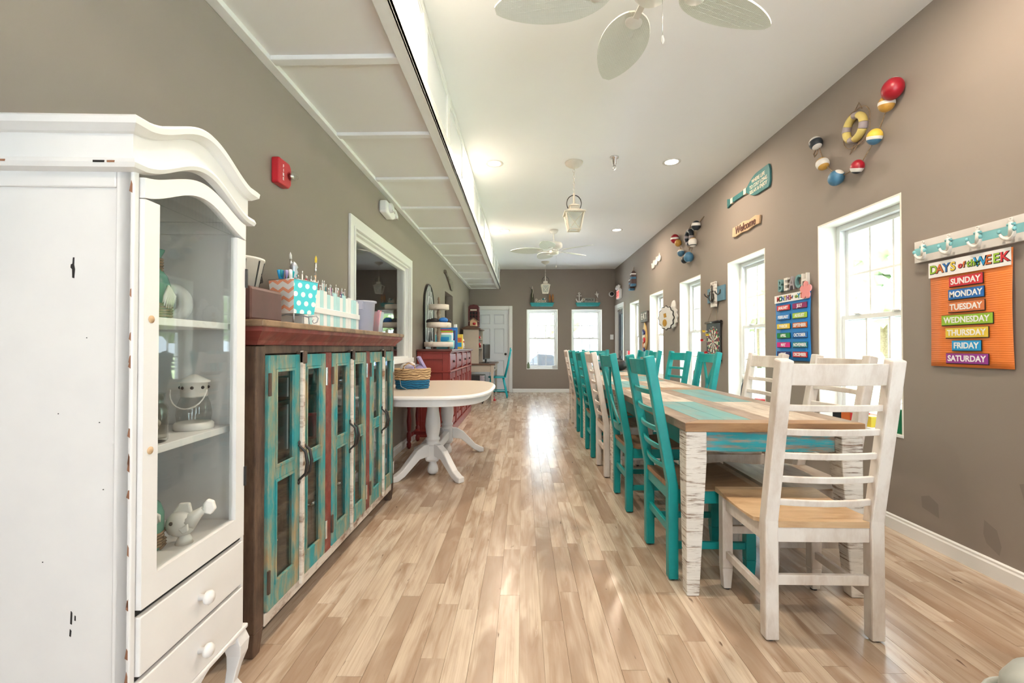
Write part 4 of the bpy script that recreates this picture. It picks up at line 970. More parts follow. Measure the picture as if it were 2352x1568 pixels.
# teal spindle chair at the desk, facing -x
wc = thing('spindle_chair', 'bright turquoise spindle-back chair pulled out from the corner desk', 'chair', (-.55, 9.98, 0), 90)
tq = paint('turquoise_gloss', (.0, .36, .42), .35, .08, 8)
MB().prism(sup(.20, .21, 3, 40), 'z', .435, .465).build('seat', tq, wc, .008)
for sx in (-1, 1):
    MB().tube([(sx*.13, .13, .44), (sx*.19, .2, .0)], [.018, .014], 10).build('leg', tq, wc); MB().tube([(sx*.13, -.13, .44), (sx*.18, -.22, .0)], [.018, .014], 10).build('leg', tq, wc)
    MB().tube([(sx*.16, .15, .15), (sx*.16, -.17, .15)], .010, 8).build('stretcher', tq, wc)
    MB().tube([(sx*.16, -.17, .46), (sx*.19, -.24, .75), (sx*.2, -.30, 1.05)], [.02, .018, .015], 10).build('back_post', tq, wc)
for z in (.2, .28): MB().tube([(-.165, .16, z), (.165, .16, z)], .010, 8).build('stretcher', tq, wc)
for z in (.12, .24): MB().tube([(-.16, -.17, z), (.16, -.17, z)], .010, 8).build('stretcher', tq, wc)
for k in range(5): x = -.11+.055*k; MB().tube([(x, -.17, .46), (x*1.1, -.235, .75), (x*1.15, -.285, .98)], .008, 8).build('spindle', tq, wc)
cr_ = MB().prism([(-.21, .96), (.21, .96), (.215, 1.05), (.16, 1.085), (.1, 1.07), (0, 1.09), (-.1, 1.07), (-.16, 1.085), (-.215, 1.05)], 'y', -.012, .012); cr_.xf(Matrix.Translation((0, -.29, 0)) @ Matrix.Shear('XY', 4, (0, 0))); cr_.build('crest_rail', tq, wc, .006)
t = thing('toy_flower', 'tiny red toy on the floor near the desk legs', 'toy', (-.575, 9.35, 0)); MB().lathe([(.03, 0), (.035, .02), (.02, .035), (.008, .04), (.006, .09)], 10).build('toy_base', M['red'], t)

# grey upholstered ottoman whose corner shows at the front
ot = thing('upholstered_ottoman', 'grey-green upholstered ottoman with piped edge on the floor by the wall', 'ottoman', (1.37, .68, 0), 4)
fab = paint('grey_green_vinyl', (.36, .38, .35), .38, .05, 30)
MB().box(-.36, .36, -.38, .38, .06, .36).build('base', fab, ot, .05, 5)
def rr(a, b, r, k=8):
    out = []
    for cx, cy, t0 in ((a-r, b-r, 0), (-a+r, b-r, 90), (-a+r, -b+r, 180), (a-r, -b+r, 270)):
        for i in range(k+1): t = radians(t0+90*i/k); out.append((cx+r*cos(t), cy+r*sin(t)))
    return out
mb = MB(); lay = [(.355, .375, .355), (.352, .372, .40), (.34, .36, .428), (.31, .33, .445), (.25, .27, .455), (.12, .13, .46)]
for a, b, z in lay: mb.v += [(x, y, z) for x, y in rr(a, b, min(.08, a*.4))]
kk = 36
for q in range(len(lay)-1):
    for i in range(kk): mb.f.append((q*kk+i, q*kk+(i+1)%kk, (q+1)*kk+(i+1)%kk, (q+1)*kk+i)); mb.m.append(0); mb.sm.append(True)
mb.f.append(tuple(range(5*kk, 6*kk))); mb.m.append(0); mb.sm.append(True); mb.build('cushion', fab, ot)
MB().tube([(x, y, .358) for x, y in rr(.366, .386, .08)], .009, 8, True).build('piping', fab, ot)
for sx in (-1, 1):
    for sy in (-1, 1): MB().lathe([(.018, 0), (.026, .07)], 12, (sx*.3, sy*.32, 0)).build('foot', dwood, ot)

# ================================================================ CEILING THINGS
def recessed(x, y, label='round recessed ceiling light with warm glow'):
    t = thing('recessed_light', label, 'ceiling light', (x, y, CH), 0, 'recessed lights in the ceiling')
    MB().lathe([(.066, -.003), (.088, -.006), (.092, -.003), (.092, .0)], 28, caps=False).build('trim_ring', M['bwhite'], t)
    MB().lathe([(0, -.0025), (.067, -.0025)], 28, caps=False).build('lens', emit('lamp_lens', (1, .86, .70), 9.0) if 'lamp_lens' not in bpy.data.materials else bpy.data.materials['lamp_lens'], t)
    d = bpy.data.lights.new('recessed_bulb', 'AREA'); d.shape = 'DISK'; d.size = .12; d.energy = LAMP_W; d.color = (1, .82, .64)
    o = bpy.data.objects.new('recessed_bulb', d); COL.objects.link(o); o.parent = t; o.location = (0, 0, -.008)
RL_ = {(4.68, 0): 'recessed light between the soffit and the nearer lantern pendant', (4.68, 1): 'recessed light between the sprinkler and the paddle sign wall', (7.39, 0): 'recessed light between the soffit and the farther ceiling fan', (7.39, 1): 'recessed light between the farther fan and the fish plaque wall',
       (1.97, 0): 'recessed light beside the nearer fan on the soffit side', (1.97, 1): 'recessed light beside the nearer fan above the days chart', (-.75, 0): 'recessed light near the added back glazing on the soffit side', (-.75, 1): 'recessed light near the added back glazing on the window side'}
for y in (-.75, 1.97, 4.68, 7.39):
    for q, x in enumerate((-.29, 1.53)): recessed(x, y, RL_[(y, q)])
def fan(loc, base, label):
    t = thing('ceiling_fan', label, 'ceiling fan', loc, 0, 'ceiling fans'); fb = M['fanbody']
    MB().lathe([(.072, 0), (.07, -.02), (.045, -.05), (.018, -.058)], 24).build('canopy', fb, t)
    MB().lathe([(.012, -.05), (.012, -.22)], 10).build('downrod', fb, t)
    MB().lathe([(.02, -.18), (.06, -.195), (.13, -.215), (.14, -.245), (.135, -.285), (.10, -.305), (.075, -.315)], 28).build('motor_housing', fb, t)
    MB().lathe([(.075, -.34), (.078, -.38), (.06, -.40), (.0, -.405)], 24).build('switch_housing', fb, t)
    MB().lathe([(.062, -.30), (.062, -.345)], 20).build('flywheel', M['steel'], t)
    MB().tube([(.035, -.02, -.40), (.035, -.02, -.58)], .0014, 5).build('pull_chain', M['steel'], t)
    MB().lathe([(0, -.615), (.006, -.608), (.008, -.598), (.003, -.578)], 10, (.035, -.02, 0)).build('chain_pull', M['bwhite'], t)
    for k in range(5):
        r = radians(base+72*k); Mx = Matrix.Rotation(r, 4, 'Z') @ Matrix.Translation((0, 0, -.335)) @ Matrix.Rotation(radians(12), 4, 'X')
        out = []
        for i in range(41):
            u = i/40; xx = .17+.53*u; wv = .118*(sin(pi*min(1, u**.82*.97+.015)))**.62; out.append((xx, wv))
        poly = out+[(x, -y) for x, y in out[::-1]]
        bl = MB(); bl.prism(poly, 'z', -.004, .004); bl.xf(Mx); b_ = bl.build('blade', M['fan'], t)
        mv = MB()                                     # woven ribs and mid veins of the leaf blade
        for q in (-.06, -.03, 0, .03, .06):
            mv.box(.2+abs(q)*1.2, .67-abs(q)*1.5, q-.0015, q+.0015, -.0055, -.004)
        mv.xf(Mx); mv.build('blade_vein', M['fan'], b_)
        ir = MB(); ir.box(.05, .2, -.014, .014, -.012, -.004); ir.lathe([(.0, -.010), (.036, -.010), (.042, -.004)], 22, (.235, 0, 0)); ir.xf(Mx); ir.build('blade_iron', fb, b_)
    return t
fan((.56, 1.95, CH), 24, 'white leaf-blade ceiling fan above the head chair of the table')
fan((.51, 7.38, CH), 36, 'white leaf-blade ceiling fan above the last farm table')
def pendant(loc, label):
    t = thing('lantern_pendant', label, 'pendant lamp', loc, 0, 'lantern pendants'); m = M['lamp_white']
    MB().lathe([(.092, 0), (.092, -.01), (.085, -.025), (.05, -.048), (.022, -.056), (.01, -.07)], 26).build('canopy', m, t)
    z = -.07; k = 0; ch = MB()
    while z > -.33:
        pth = [(.009*cos(a), 0, z-.018+.019*sin(a)) if k % 2 == 0 else (0, .009*cos(a), z-.018+.019*sin(a)) for a in [2*pi*i/10 for i in range(10)]]
        ch.tube(pth, .0028, 5, True); z -= .032; k += 1
    ch.build('chain', m, t)
    MB().tube([(.075*cos(a), 0, -.425+.085*sin(a)) for a in [pi*(-.2)+pi*1.4*i/24 for i in range(25)]], .005, 6).build('ring_handle', M['iron'], t)
    MB().lathe([(.010, -.32), (.012, -.42), (.03, -.44)], 12).build('stem', m, t)
    cp = MB(); cp.frustum((0, 0), -.458, -.436, .115, .115, .05, .05); cp.frustum((0, 0), -.485, -.458, .085, .085, .085, .085); cp.frustum((0, 0), -.52, -.485, .19, .19, .085, .085); cp.box(-.105, .105, -.105, .105, -.535, -.52)
    cp.build('roof', m, t, .002)
    T, B, zt, zb = .088, .058, -.535, -.70
    for sx in (-1, 1):
        for sy in (-1, 1): MB().beam((sx*T, sy*T, zt), (sx*B, sy*B, zb), .014, .014).build('corner_bar', m, t)
    for s in (-1, 1):
        for ax in (0, 1):
            f = lambda u, z: (u, s*(B+(T-B)*(z-zb)/(zt-zb)), z) if ax == 0 else (s*(B+(T-B)*(z-zb)/(zt-zb)), u, z)
            MB().beam(f(-B, zb), f(B, zb), .012, .012).build('bottom_bar', m, t)
            MB().add([f(-B, zb), f(B, zb), f(T, zt), f(-T, zt)], [(0, 1, 2, 3)]).build('glass_panel', M['lampglass'], t)
            x = MB(); x.beam(f(-B*.9, zb), f(T*.9, zt), .006, .005); x.beam(f(B*.9, zb), f(-T*.9, zt), .006, .005); x.build('cross_bar', m, t)
    MB().lathe([(.016, -.535), (.016, -.585), (.012, -.60)], 12).build('lamp_socket', m, t); MB().ball((0, 0, -.625), .028, (1,1,1.2), 12, 8).build('bulb', M['bwhite'], t)
pendant((.53, 4.67, CH), 'antique-white lantern pendant hanging on a chain between the recessed lights')
pendant((.51, 10.1, CH), 'antique-white lantern pendant in front of the end wall windows')
sp_ = thing('fire_sprinkler', 'chrome fire sprinkler head on the ceiling beside the lantern pendant', 'sprinkler', (.92, 4.55, CH))
MB().lathe([(.045, 0), (.042, -.012), (.022, -.02), (.020, -.07), (.012, -.075), (.012, -.085)], 20).build('body', M['steel'], sp_)
MB().tube([(.011, 0, -.085), (.016, 0, -.10), (.008, 0, -.118)], .003, 6).tube([(-.011, 0, -.085), (-.016, 0, -.10), (-.008, 0, -.118)], .003, 6).build('frame_arms', M['steel'], sp_)
MB().lathe([(.0, -.118), (.017, -.119), (.017, -.122), (0, -.123)], 14).build('deflector', M['steel'], sp_)

# ================================================================ LEFT WALL THINGS (rz=90: x along wall, -y into room)
fa = thing('fire_alarm', 'red fire alarm with clear strobe on the left wall', 'fire alarm', (LX, 2.372, 2.02), 90)
MB().prism([(-.062, -.068), (.045, -.068), (.065, -.045), (.065, .045), (.045, .068), (-.062, .068)], 'y', -.045, 0).build('housing', M['red'], fa, .010, 3)
MB().lathe([(.024, 0), (.024, .025), (.016, .042), (0, .046)], 16).xf(Matrix.Translation((.042, -.045, 0)) @ Matrix.Rotation(radians(90), 4, 'X')).build('strobe_lens', M['jar'], fa); MB().lathe([(.016, 0), (.012, .02), (0, .022)], 12).xf(Matrix.Translation((.042, -.046, 0)) @ Matrix.Rotation(radians(90), 4, 'X')).build('strobe_reflector', M['steel'], fa)
for k, ch_ in enumerate('FIRE'): text(ch_, .022, M['c_white'], fa, (-.022, -.0458, .03-.022*k), off=.0004)
el = thing('emergency_light', 'white twin-head emergency light high on the left wall', 'emergency light', (LX, 4.22, 2.385), 90)
MB().prism([(-.15, -.06), (.06, -.075), (.13, -.055), (.15, -.0), (.14, .05), (-.15, .05)], 'y', -.075, 0).build('housing', M['vinyl'], el, .018, 3)
for x, y in ((-.05, -.085), (.155, -.06)):
    MB().lathe([(.042, 0), (.046, .03), (.04, .052)], 18).xf(Matrix.Translation((x, y+.03, -.005)) @ Matrix.Rotation(radians(75), 4, 'X')).build('lamp_head', M['vinyl'], el)
    MB().lathe([(.034, 0), (0, .004)], 16).xf(Matrix.Translation((x, y-.024, -.02)) @ Matrix.Rotation(radians(75), 4, 'X')).build('lens', M['steel'], el)
wo = wood('driftwood_grey', (.10, .08, .06), (.2, .17, .13))
fp = thing('carved_paddle', 'dark carved wooden paddle high on the left wall', 'wall decoration', (LX, 7.92, 2.25), 90)
MB().tube([(-.45, -.02, .10), (-.30, -.02, .08), (-.1, -.025, .03)], [.03, .022, .026], 10).build('handle', wo, fp)
MB().prism([(-.12, .05), (.05, .06), (.3, .04), (.40, -.04), (.34, -.13), (.2, -.13), (.05, -.05), (-.12, .005)], 'y', -.035, -.01).build('blade', wo, fp, .008)
# ================================================================ ON THE SIDEBOARD
ST = 1.075
am = thing('arched_mirror', 'arched mirror with scrollwork leaning on the wall above the sideboard', 'mirror', (LX+.016, 6.22, ST), 90)
aw = .30; arc = [(-aw, 0), (-aw, .58)]+[(aw*cos(pi-pi*k/18), .58+aw*sin(pi*k/18)) for k in range(1, 18)]+[(aw, .58), (aw, 0)]
MB().prism(arc, 'y', -.004, .004).build('mirror_glass', flat('mirror_silver', (.50, .54, .52), .18, .35), am)
MB().tube([(x, -.005, z) for x, z in arc], .011, 8).build('arched_frame', M['iron'], am)
fm_ = MB()
for sx in (-1, 1):
    for z0 in (.15, .42, .62): fm_.tube([(sx*(.05+.10*sin(a*.5)), -.012, z0+.09*cos(a)+.02*a) for a in [k*.42 for k in range(14)]], .008, 6)
fm_.tube([(0, -.012, .02), (0, -.012, .86)], .008, 6); fm_.build('scrollwork', M['c_lgrey'], am)
tt = thing('tiered_tray', 'three-tier white round tray stand with turned wooden post', 'tray stand', (-1.07, 5.80, ST))
tw = wood('tray_post_wood', (.24, .18, .13), (.36, .28, .21)); tpw = distressed('tray_whitewash', (.66, .60, .53), (.4, .32, .25), .36, (10,10,10), .08)
for z, r, nm in ((.028, .185, 'bottom_tray'), (.275, .158, 'middle_tray'), (.505, .128, 'top_tray')):
    MB().lathe([(0, z), (r-.004, z), (r, z+.004), (r, z+.062), (r-.01, z+.062), (r-.01, z+.012), (0, z+.012)], 36).build(nm, tpw, tt)
MB().lathe([(.03, .04), (.034, .08), (.022, .11), (.026, .16), (.032, .2), (.02, .25), (.024, .275)], 16).build('lower_post', tw, tt)
MB().lathe([(.026, .287), (.034, .32), (.02, .36), (.022, .42), (.03, .46), (.02, .505)], 16).build('upper_post', tw, tt)
MB().lathe([(.03, .517), (.034, .55), (.016, .58), (.012, .62), (.018, .635), (.012, .66), (0, .668)], 16).build('finial', tw, tt)
for k in range(3): a = 2*pi*k/3; MB().ball((.13*cos(a), .13*sin(a), .016), .017, (1,1,1), 10, 6).build('ball_foot', tw, tt)
for k, (x, y, z, c, r, l) in enumerate([(-.10, -.06, .35, 'c_black', .045, 'black felt glove on the middle tray'), (-.04, -.1, .355, 'c_black', .05, 'black knitted cap on the middle tray'), (.07, -.07, .365, 'c_blue', .05, 'blue knitted cap on the middle tray'), (.12, -.02, .35, 'c_black', .04, 'black felt mitten on the middle tray rim')]):
    o = MB().ball((0, 0, 0), r, (1.2,1,.75), 12, 7).build('felt_item', M[c], None, loc=(-1.07+x, 5.80+y, ST+z)); tag(o, l, 'clothing')
for k, (x, y, c, l) in enumerate([(-.08, -.1, 'c_red', 'red and white tin on the bottom tray'), (.0, -.12, 'c_white', 'white dotted tin on the bottom tray'), (.08, -.1, 'c_magenta', 'magenta round tin on the bottom tray')]):
    o = MB().lathe([(.032, 0), (.034, .004), (.034, .026), (.031, .03), (0, .03)], 18).build('small_tin', M[c], None, loc=(-1.07+x, 5.80+y, ST+.040)); tag(o, l, 'tin')
bl_ = [('c_blue', .30, .26), ('c_navy', .255, .25), ('c_white', .20, .20), ('c_torange', .23, .22), ('c_aqua', .19, .21), ('c_white', .22, .23), ('c_green', .25, .22), ('c_chart', .28, .24), ('c_red', .27, .2), ('c_blue', .29, .25)]
bn = ['bright blue', 'navy', 'white', 'orange', 'aqua', 'cream', 'green', 'royal blue', 'red', 'blue']
yb_ = 6.06
for k, (c, h, w_) in enumerate(sorted(bl_, key=lambda q: q[1])):
    nm = bn[bl_.index((c, h, w_))]
    t = thing('picture_book', '%s picture book standing in the row on the sideboard' % nm, 'book', (-1.06, yb_, ST), 0, 'books on the sideboard')
    MB().box(-.11, -.11+w_, 0, .003, 0, h).box(-.11, -.11+w_, .022, .025, 0, h).box(-.11+w_-.003, -.11+w_, .003, .022, 0, h).build('cover', M[c], t); MB().box(-.107, -.11+w_-.003, .003, .022, .004, h-.004).build('pages', M['c_white'], t)
    MB().box(-.09, -.13+w_, -.001, 0, h*.55, h*.85).build('cover_panel', M[('c_sky','c_yellow','c_chart','c_white','c_peach')[k % 5]], t)
    yb_ += .032
o = MB().box(-.06, .06, 0, .05, 0, .21).build('yellow_box', M['c_yellow'], None, .003, loc=(-.92, 6.52, ST)); tag(o, 'yellow illustrated game box beside the sideboard books', 'box')
MB().box(-.045, .045, -.002, 0, .03, .09).build('box_panel', M['c_sky'], o); MB().box(-.045, .045, -.002, 0, .1, .16).build('box_panel', M['c_torange'], o)
o = MB().box(-.02, .02, 0, .05, 0, .36).build('tall_marker_box', M['c_white'], None, .003, loc=(-.985, 6.66, ST)); tag(o, 'tall white and pink marker box behind the yellow box', 'box'); MB().box(-.021, .021, -.002, 0, .18, .25).build('box_band', M['c_pink'], o)
t = thing('angel_figurine', 'small white figurine with red scarf at the sideboard end', 'figurine', (-.935, 7.05, ST)); MB().lathe([(.02, 0), (.034, .05), (.028, .09), (.012, .105)], 14).build('body', M['bwhite'], t); MB().ball((0, 0, .13), .03, (1,1,1), 12, 8).build('head', M['bwhite'], t); MB().lathe([(.03, .098), (.038, .108), (.03, .118)], 14).build('scarf', M['red'], t)
o = MB().lathe([(.035, 0), (.045, .02), (.048, .11), (.044, .115)], 18).build('blue_mug', M['c_aqua'], None, loc=(-.945, 6.0, ST)); tag(o, 'pale aqua mug in front of the picture books', 'mug')

# ================================================================ ON TOP OF THE TEAL CABINET
o = MB().box(-.11, .11, -.12, .12, 0, .125).build('wooden_box', paint('dark_red_brown_box', (.085, .032, .026), .45, .2, 12), None, .012, loc=on_cab(.105, .14), rot=(0, 0, pi/2)); tag(o, 'dark red-brown wooden box on the cabinet end beside armoire', 'box')
t = thing('lettered_pail', 'white pail with dark stripes and black lettering on the wooden box', 'pail', on_cab(.105, .14, 1.320), 90)
MB().lathe([(.072, 0), (.092, .105), (.096, .107), (.096, .115), (.088, .115), (.070, .004), (0, .004)], 30).build('pail_body', M['bwhite'], t)
for k in range(10): a = 2*pi*k/10+.25; MB().beam((.0725*cos(a), .0725*sin(a), .002), (.0925*cos(a), .0925*sin(a), .104), .006, .003, (cos(a), sin(a), 0)).build('stripe', M['c_black'], t)
for k, c_ in enumerate('Sto'):
    a = radians(-62+14*k); text(c_, .052, M['c_black'], t, (.086*cos(a), .086*sin(a), .045), (pi/2-.18, 0, a+pi/2), .0006)
# bucket caddy (two tapered buckets seen, corner towards the room)
cx_, cy_, cz_ = on_cab(.40, .07)
def tri_bucket(name, label, ang, mat):
    t = thing(name, label, 'bucket', (cx_, cy_, cz_+.05), ang, 'patterned buckets in the caddy'); h, a, b = .145, .058, .07
    mb = MB(); bo = [(-a, -a, 0), (a, -a, 0), (0, -.003, 0)]; to = [(-b, -b, h), (b, -b, h), (0, -.004, h)]
    mb.add(bo+to, [(0,1,4,3),(1,2,5,4),(2,0,3,5),(2,1,0)]); ob = mb.build('bucket_body', mat, t)
    MB().tube([(x, y, z) for x, y, z in to], .0022, 6, True).build('rim', M['steel'], t)
    return t
def pattern(name, c1, c2, kind):
    m, nt, b = nodes(name); tc = N(nt, 'ShaderNodeTexCoord'); sp2 = N(nt, 'ShaderNodeSeparateXYZ'); nt.links.new(tc.outputs['Object'], sp2.inputs[0])
    X, Z = sp2.outputs[0], sp2.outputs[2]
    if kind == 'chevron':
        zig = math_(nt, 'MULTIPLY', math_(nt, 'PINGPONG', math_(nt, 'ADD', X, 1.0), .028), .55)
        fr = math_(nt, 'FRACT', math_(nt, 'DIVIDE', math_(nt, 'ADD', Z, zig), .038)); msk = math_(nt, 'GREATER_THAN', fr, .62)
    else:
        u = math_(nt, 'DIVIDE', math_(nt, 'ADD', X, 1.0), .042); v = math_(nt, 'DIVIDE', math_(nt, 'ADD', Z, 1.0), .038)
        row = math_(nt, 'FLOOR', v); u2 = math_(nt, 'ADD', u, math_(nt, 'MULTIPLY', math_(nt, 'MODULO', row, 2.0), .5))
        du = math_(nt, 'SUBTRACT', math_(nt, 'FRACT', u2), .5); dv = math_(nt, 'SUBTRACT', math_(nt, 'FRACT', v), .5)
        msk = math_(nt, 'LESS_THAN', math_(nt, 'ADD', math_(nt, 'MULTIPLY', du, du), math_(nt, 'MULTIPLY', dv, dv)), .085)
    nt.links.new(mix(nt, msk, c1, c2), b.inputs['Base Color']); b.inputs['Roughness'].default_value = .35; return m
VA = math.degrees(math.atan2(.51, 1))    # caddy turned so one corner points along the room
tri_bucket('chevron_bucket', 'white and peach chevron tapered bucket full of markers', VA-45, pattern('chevron_print', (.84,.82,.80), (.85,.36,.22), 'chevron'))
tri_bucket('polka_dot_bucket', 'turquoise polka-dot tapered bucket beside the peach chevron one', VA+45, pattern('polka_print', (.05,.52,.60), (.84,.84,.84), 'dots'))
cd = thing('bucket_caddy', 'grey metal scroll caddy with finial carrying patterned buckets', 'caddy', (cx_, cy_, cz_), VA)
gm = paint('grey_metal', (.42, .44, .48), .35, .05, 10, 0, .6)
MB().tube([(0, 0, .01), (0, 0, .215)], .004, 8).build('centre_post', gm, cd)
MB().lathe([(.008, .205), (.014, .212), (.008, .222), (.018, .235), (.012, .25), (.018, .258), (.010, .275), (0, .285)], 16).build('finial', gm, cd)
for k in range(4):
    a = pi/2*k-pi/2; q = [(.012*r*cos(a)*1, .012*r*sin(a), z) for r, z in ((0, .045), (3, .047), (6, .036), (7.5, .044))]
    pth = [(d*cos(a), d*sin(a), z) for d, z in ((.0, .046), (.03, .048), (.055, .04), (.075, .042), (.092, .046), (.1, .035), (.095, .018), (.082, .012), (.076, .022), (.083, .03))]
    MB().tube(pth, .0032, 6).build('scroll_arm', gm, cd); MB().tube([(.06*cos(a), .06*sin(a), .04), (.065*cos(a), .065*sin(a), .0)], .003, 6).build('foot', gm, cd)
rnd = random.Random(5)
mc = ['c_blue', 'c_teal', 'c_turq', 'c_sky', 'c_black', 'c_purple', 'c_brown', 'c_lav', 'c_dgreen', 'c_white']
for k in range(10):
    a = radians(VA-45-90); t_ = rnd.uniform(.02, .055); s_ = -.045+.09*k/9
    p = (cx_+cos(a)*t_-sin(a)*s_*t_/.06, cy_+sin(a)*t_+cos(a)*s_*t_/.06, cz_+.135)
    o = thing('marker_pen', '%s capped marker pen standing in the chevron bucket' % {'c_blue':'bright blue','c_teal':'dark teal','c_turq':'turquoise','c_sky':'sky blue','c_black':'black','c_purple':'purple','c_brown':'brown','c_lav':'lavender','c_white':'white','c_dgreen':'dark green'}[mc[k]], 'marker', p, 0, 'markers in the chevron bucket')
    o.rotation_euler = (rnd.uniform(-.2, .2), rnd.uniform(-.2, .2), 0)
    MB().lathe([(.006, -.04), (.006, .075)], 8).build('barrel', M['c_white'], o); MB().lathe([(.0075, .06), (.0075, .102), (.006, .106), (0, .106)], 10).build('cap', M[mc[k]], o)
# picket crate with brush jars
ck = thing('picket_crate', 'white and aqua picket-fence crate holding paintbrush jars', 'crate', on_cab(.49, .075), 90)
CLn, CDp, CHh = .70, .13, .190
pk = 17; pwid = CLn/pk
aq = paint('aqua_picket', (.42, .66, .68), .6, .04); wp = paint('white_picket', (.78, .78, .78), .6, .03)
rnd = random.Random(3)
for k in range(pk):
    h = CHh-.03*(k/pk)*.3+rnd.uniform(-.012, .012) if k else CHh+.006
    MB().box(k*pwid+.001, (k+1)*pwid-.001, -.008, 0, 0, h).build('picket', aq if k in (1, 4, 6, 8, 9, 11, 14, 15) else wp, ck, .001)
    MB().box(k*pwid+.001, (k+1)*pwid-.001, CDp, CDp+.008, 0, CHh-.01).build('picket', wp if k % 2 else aq, ck, .001)
MB().box(-.004, CLn+.004, -.014, -.008, .072, .102).build('cross_rail', wp, ck, .002)
MB().box(0, CLn, 0, CDp, 0, .008).build('floor_board', wp, ck)
for x in (-.001, CLn-.007): MB().box(x, x+.008, .0, CDp, .0, CHh-.005).build('end_board', wp, ck)
def in_crate(x, y, z=0): return tuple(ck.matrix_basis @ Vector((x, y, z)))
brc = ['c_white', 'c_red', 'c_turq', 'c_lgrey', 'c_white', 'c_purple', 'c_teal']
for k in range(5):
    x = .065+.13*k
    t = thing('brush_jar', 'clear jar packed with thin paintbrushes in the picket crate', 'jar', in_crate(x, .06, .009), 0, 'brush jars in the picket crate')
    MB().lathe([(.036, 0), (.038, .004), (.038, .215-.006*k), (.036, .22-.006*k)], 18, caps=False).build('jar_body', M['jar'], t)
    for q in range(14):
        a = 2*pi*q/14; r = .026 if q % 2 else .014
        bt = thing('paintbrush', 'thin paintbrush standing upright in a crate jar', 'paintbrush', in_crate(x+r*cos(a), .06+r*sin(a), .012), 0, 'paintbrushes in the crate jars')
        hh = .20+.02*((q*7+k) % 3)-.004*k
        MB().tube([(0, 0, 0), (.006*cos(a), .006*sin(a), hh)], .0028, 6).build('handle', M[brc[(q+k) % 7]], bt); MB().tube([(.006*cos(a), .006*sin(a), hh), (.007*cos(a), .007*sin(a), hh+.016)], [.0036, .003], 6).build('ferrule', M['steel'], bt)
for x, z, c, l, w_ in ((.03, .34, 'c_black', 'tall black-handled paintbrush with white bristles rising from the crate', 0), (.22, .36, 'c_tan', 'tall tan-handled paintbrush with yellow bristles rising from the crate', 1)):
    t = thing('tall_paintbrush', l, 'paintbrush', in_crate(x, .05, .012), 0); t.rotation_euler = (.0, .03-.1*(1-w_), 0)
    MB().tube([(0, 0, 0), (0, 0, z*.72)], [.004, .0055], 8).build('handle', M[c], t); MB().tube([(0, 0, z*.72), (0, 0, z*.9)], [.0055, .006], 8).build('ferrule', M['steel'], t); MB().tube([(0, 0, z*.9), (0, 0, z*.96), (0, 0, z)], [.006, .006, .001], 8).build('bristles', M['c_yellow'] if w_ else M['c_white'], t)
o = MB().box(0, .22, 0, .03, 0, .235).build('dark_paint_box', M['c_brown'], None, .003, loc=in_crate(.36, .16, 0), rot=(0, 0, pi/2)); tag(o, 'dark brown box standing behind the picket crate', 'box')
o = MB().box(0, .1, 0, .05, 0, .25).build('white_carton', M['c_white'], None, .003, loc=in_crate(.22, .15, 0), rot=(0, 0, pi/2)); tag(o, 'white carton standing behind the picket crate', 'carton')
tub_m = frosted('cloudy_plastic', (.72, .74, .84), .55)
t = thing('plastic_pitcher', 'cloudy plastic tub with rim beside the picket crate', 'tub', on_cab(1.30, .075), 0)
MB().lathe([(.055, 0), (.058, .005), (.070, .185), (.080, .187), (.080, .198), (.068, .198), (.055, .01), (0, .008)], 26).build('tub_body', tub_m, t); MB().box(-.02, .02, -.085, -.066, .14, .19).build('spout', tub_m, t)
for k, (x, y) in enumerate([(1.16, .272), (1.27, .272)]):
    t = thing('paint_bottle', 'lavender paint bottle with white cap behind the plastic tub', 'bottle', on_cab(x, y), 0, 'paint bottles behind the tub')
    MB().lathe([(.042, 0), (.045, .006), (.045, .16), (.03, .185), (.022, .19)], 20).build('bottle_body', M['c_lav'], t); MB().lathe([(.024, .188), (.024, .215), (0, .217)], 16).build('cap', M['c_white'], t)
t = thing('straw_cup', 'clear square cup of pink and red straws at the cabinet end', 'cup', on_cab(1.53, .075), 0)
mb = MB(); mb.add([(-.034,-.034,0),(.034,-.034,0),(.034,.034,0),(-.034,.034,0),(-.046,-.046,.15),(.046,-.046,.15),(.046,.046,.15),(-.046,.046,.15)], [(3,2,1,0),(0,1,5,4),(1,2,6,5),(2,3,7,6),(3,0,4,7)]); mb.build('cup_body', frosted('clear_plastic', (.80, .82, .86), .3), t)
for k in range(12):
    a = k*2.4; o = MB().tube([(0, 0, 0), (0, 0, .135+.012*(k % 3))], .003, 6).build('craft_straw', M[('c_magenta', 'c_red', 'c_pink', 'c_red')[k % 4]], None, loc=on_cab(1.53+.018*cos(a), .075+.018*sin(a), 1.197), rot=(.16*sin(a), .16*cos(a), 0))
    tag(o, 'pink or red craft straw in the clear square cup', 'straw', 'straws in the square cup')

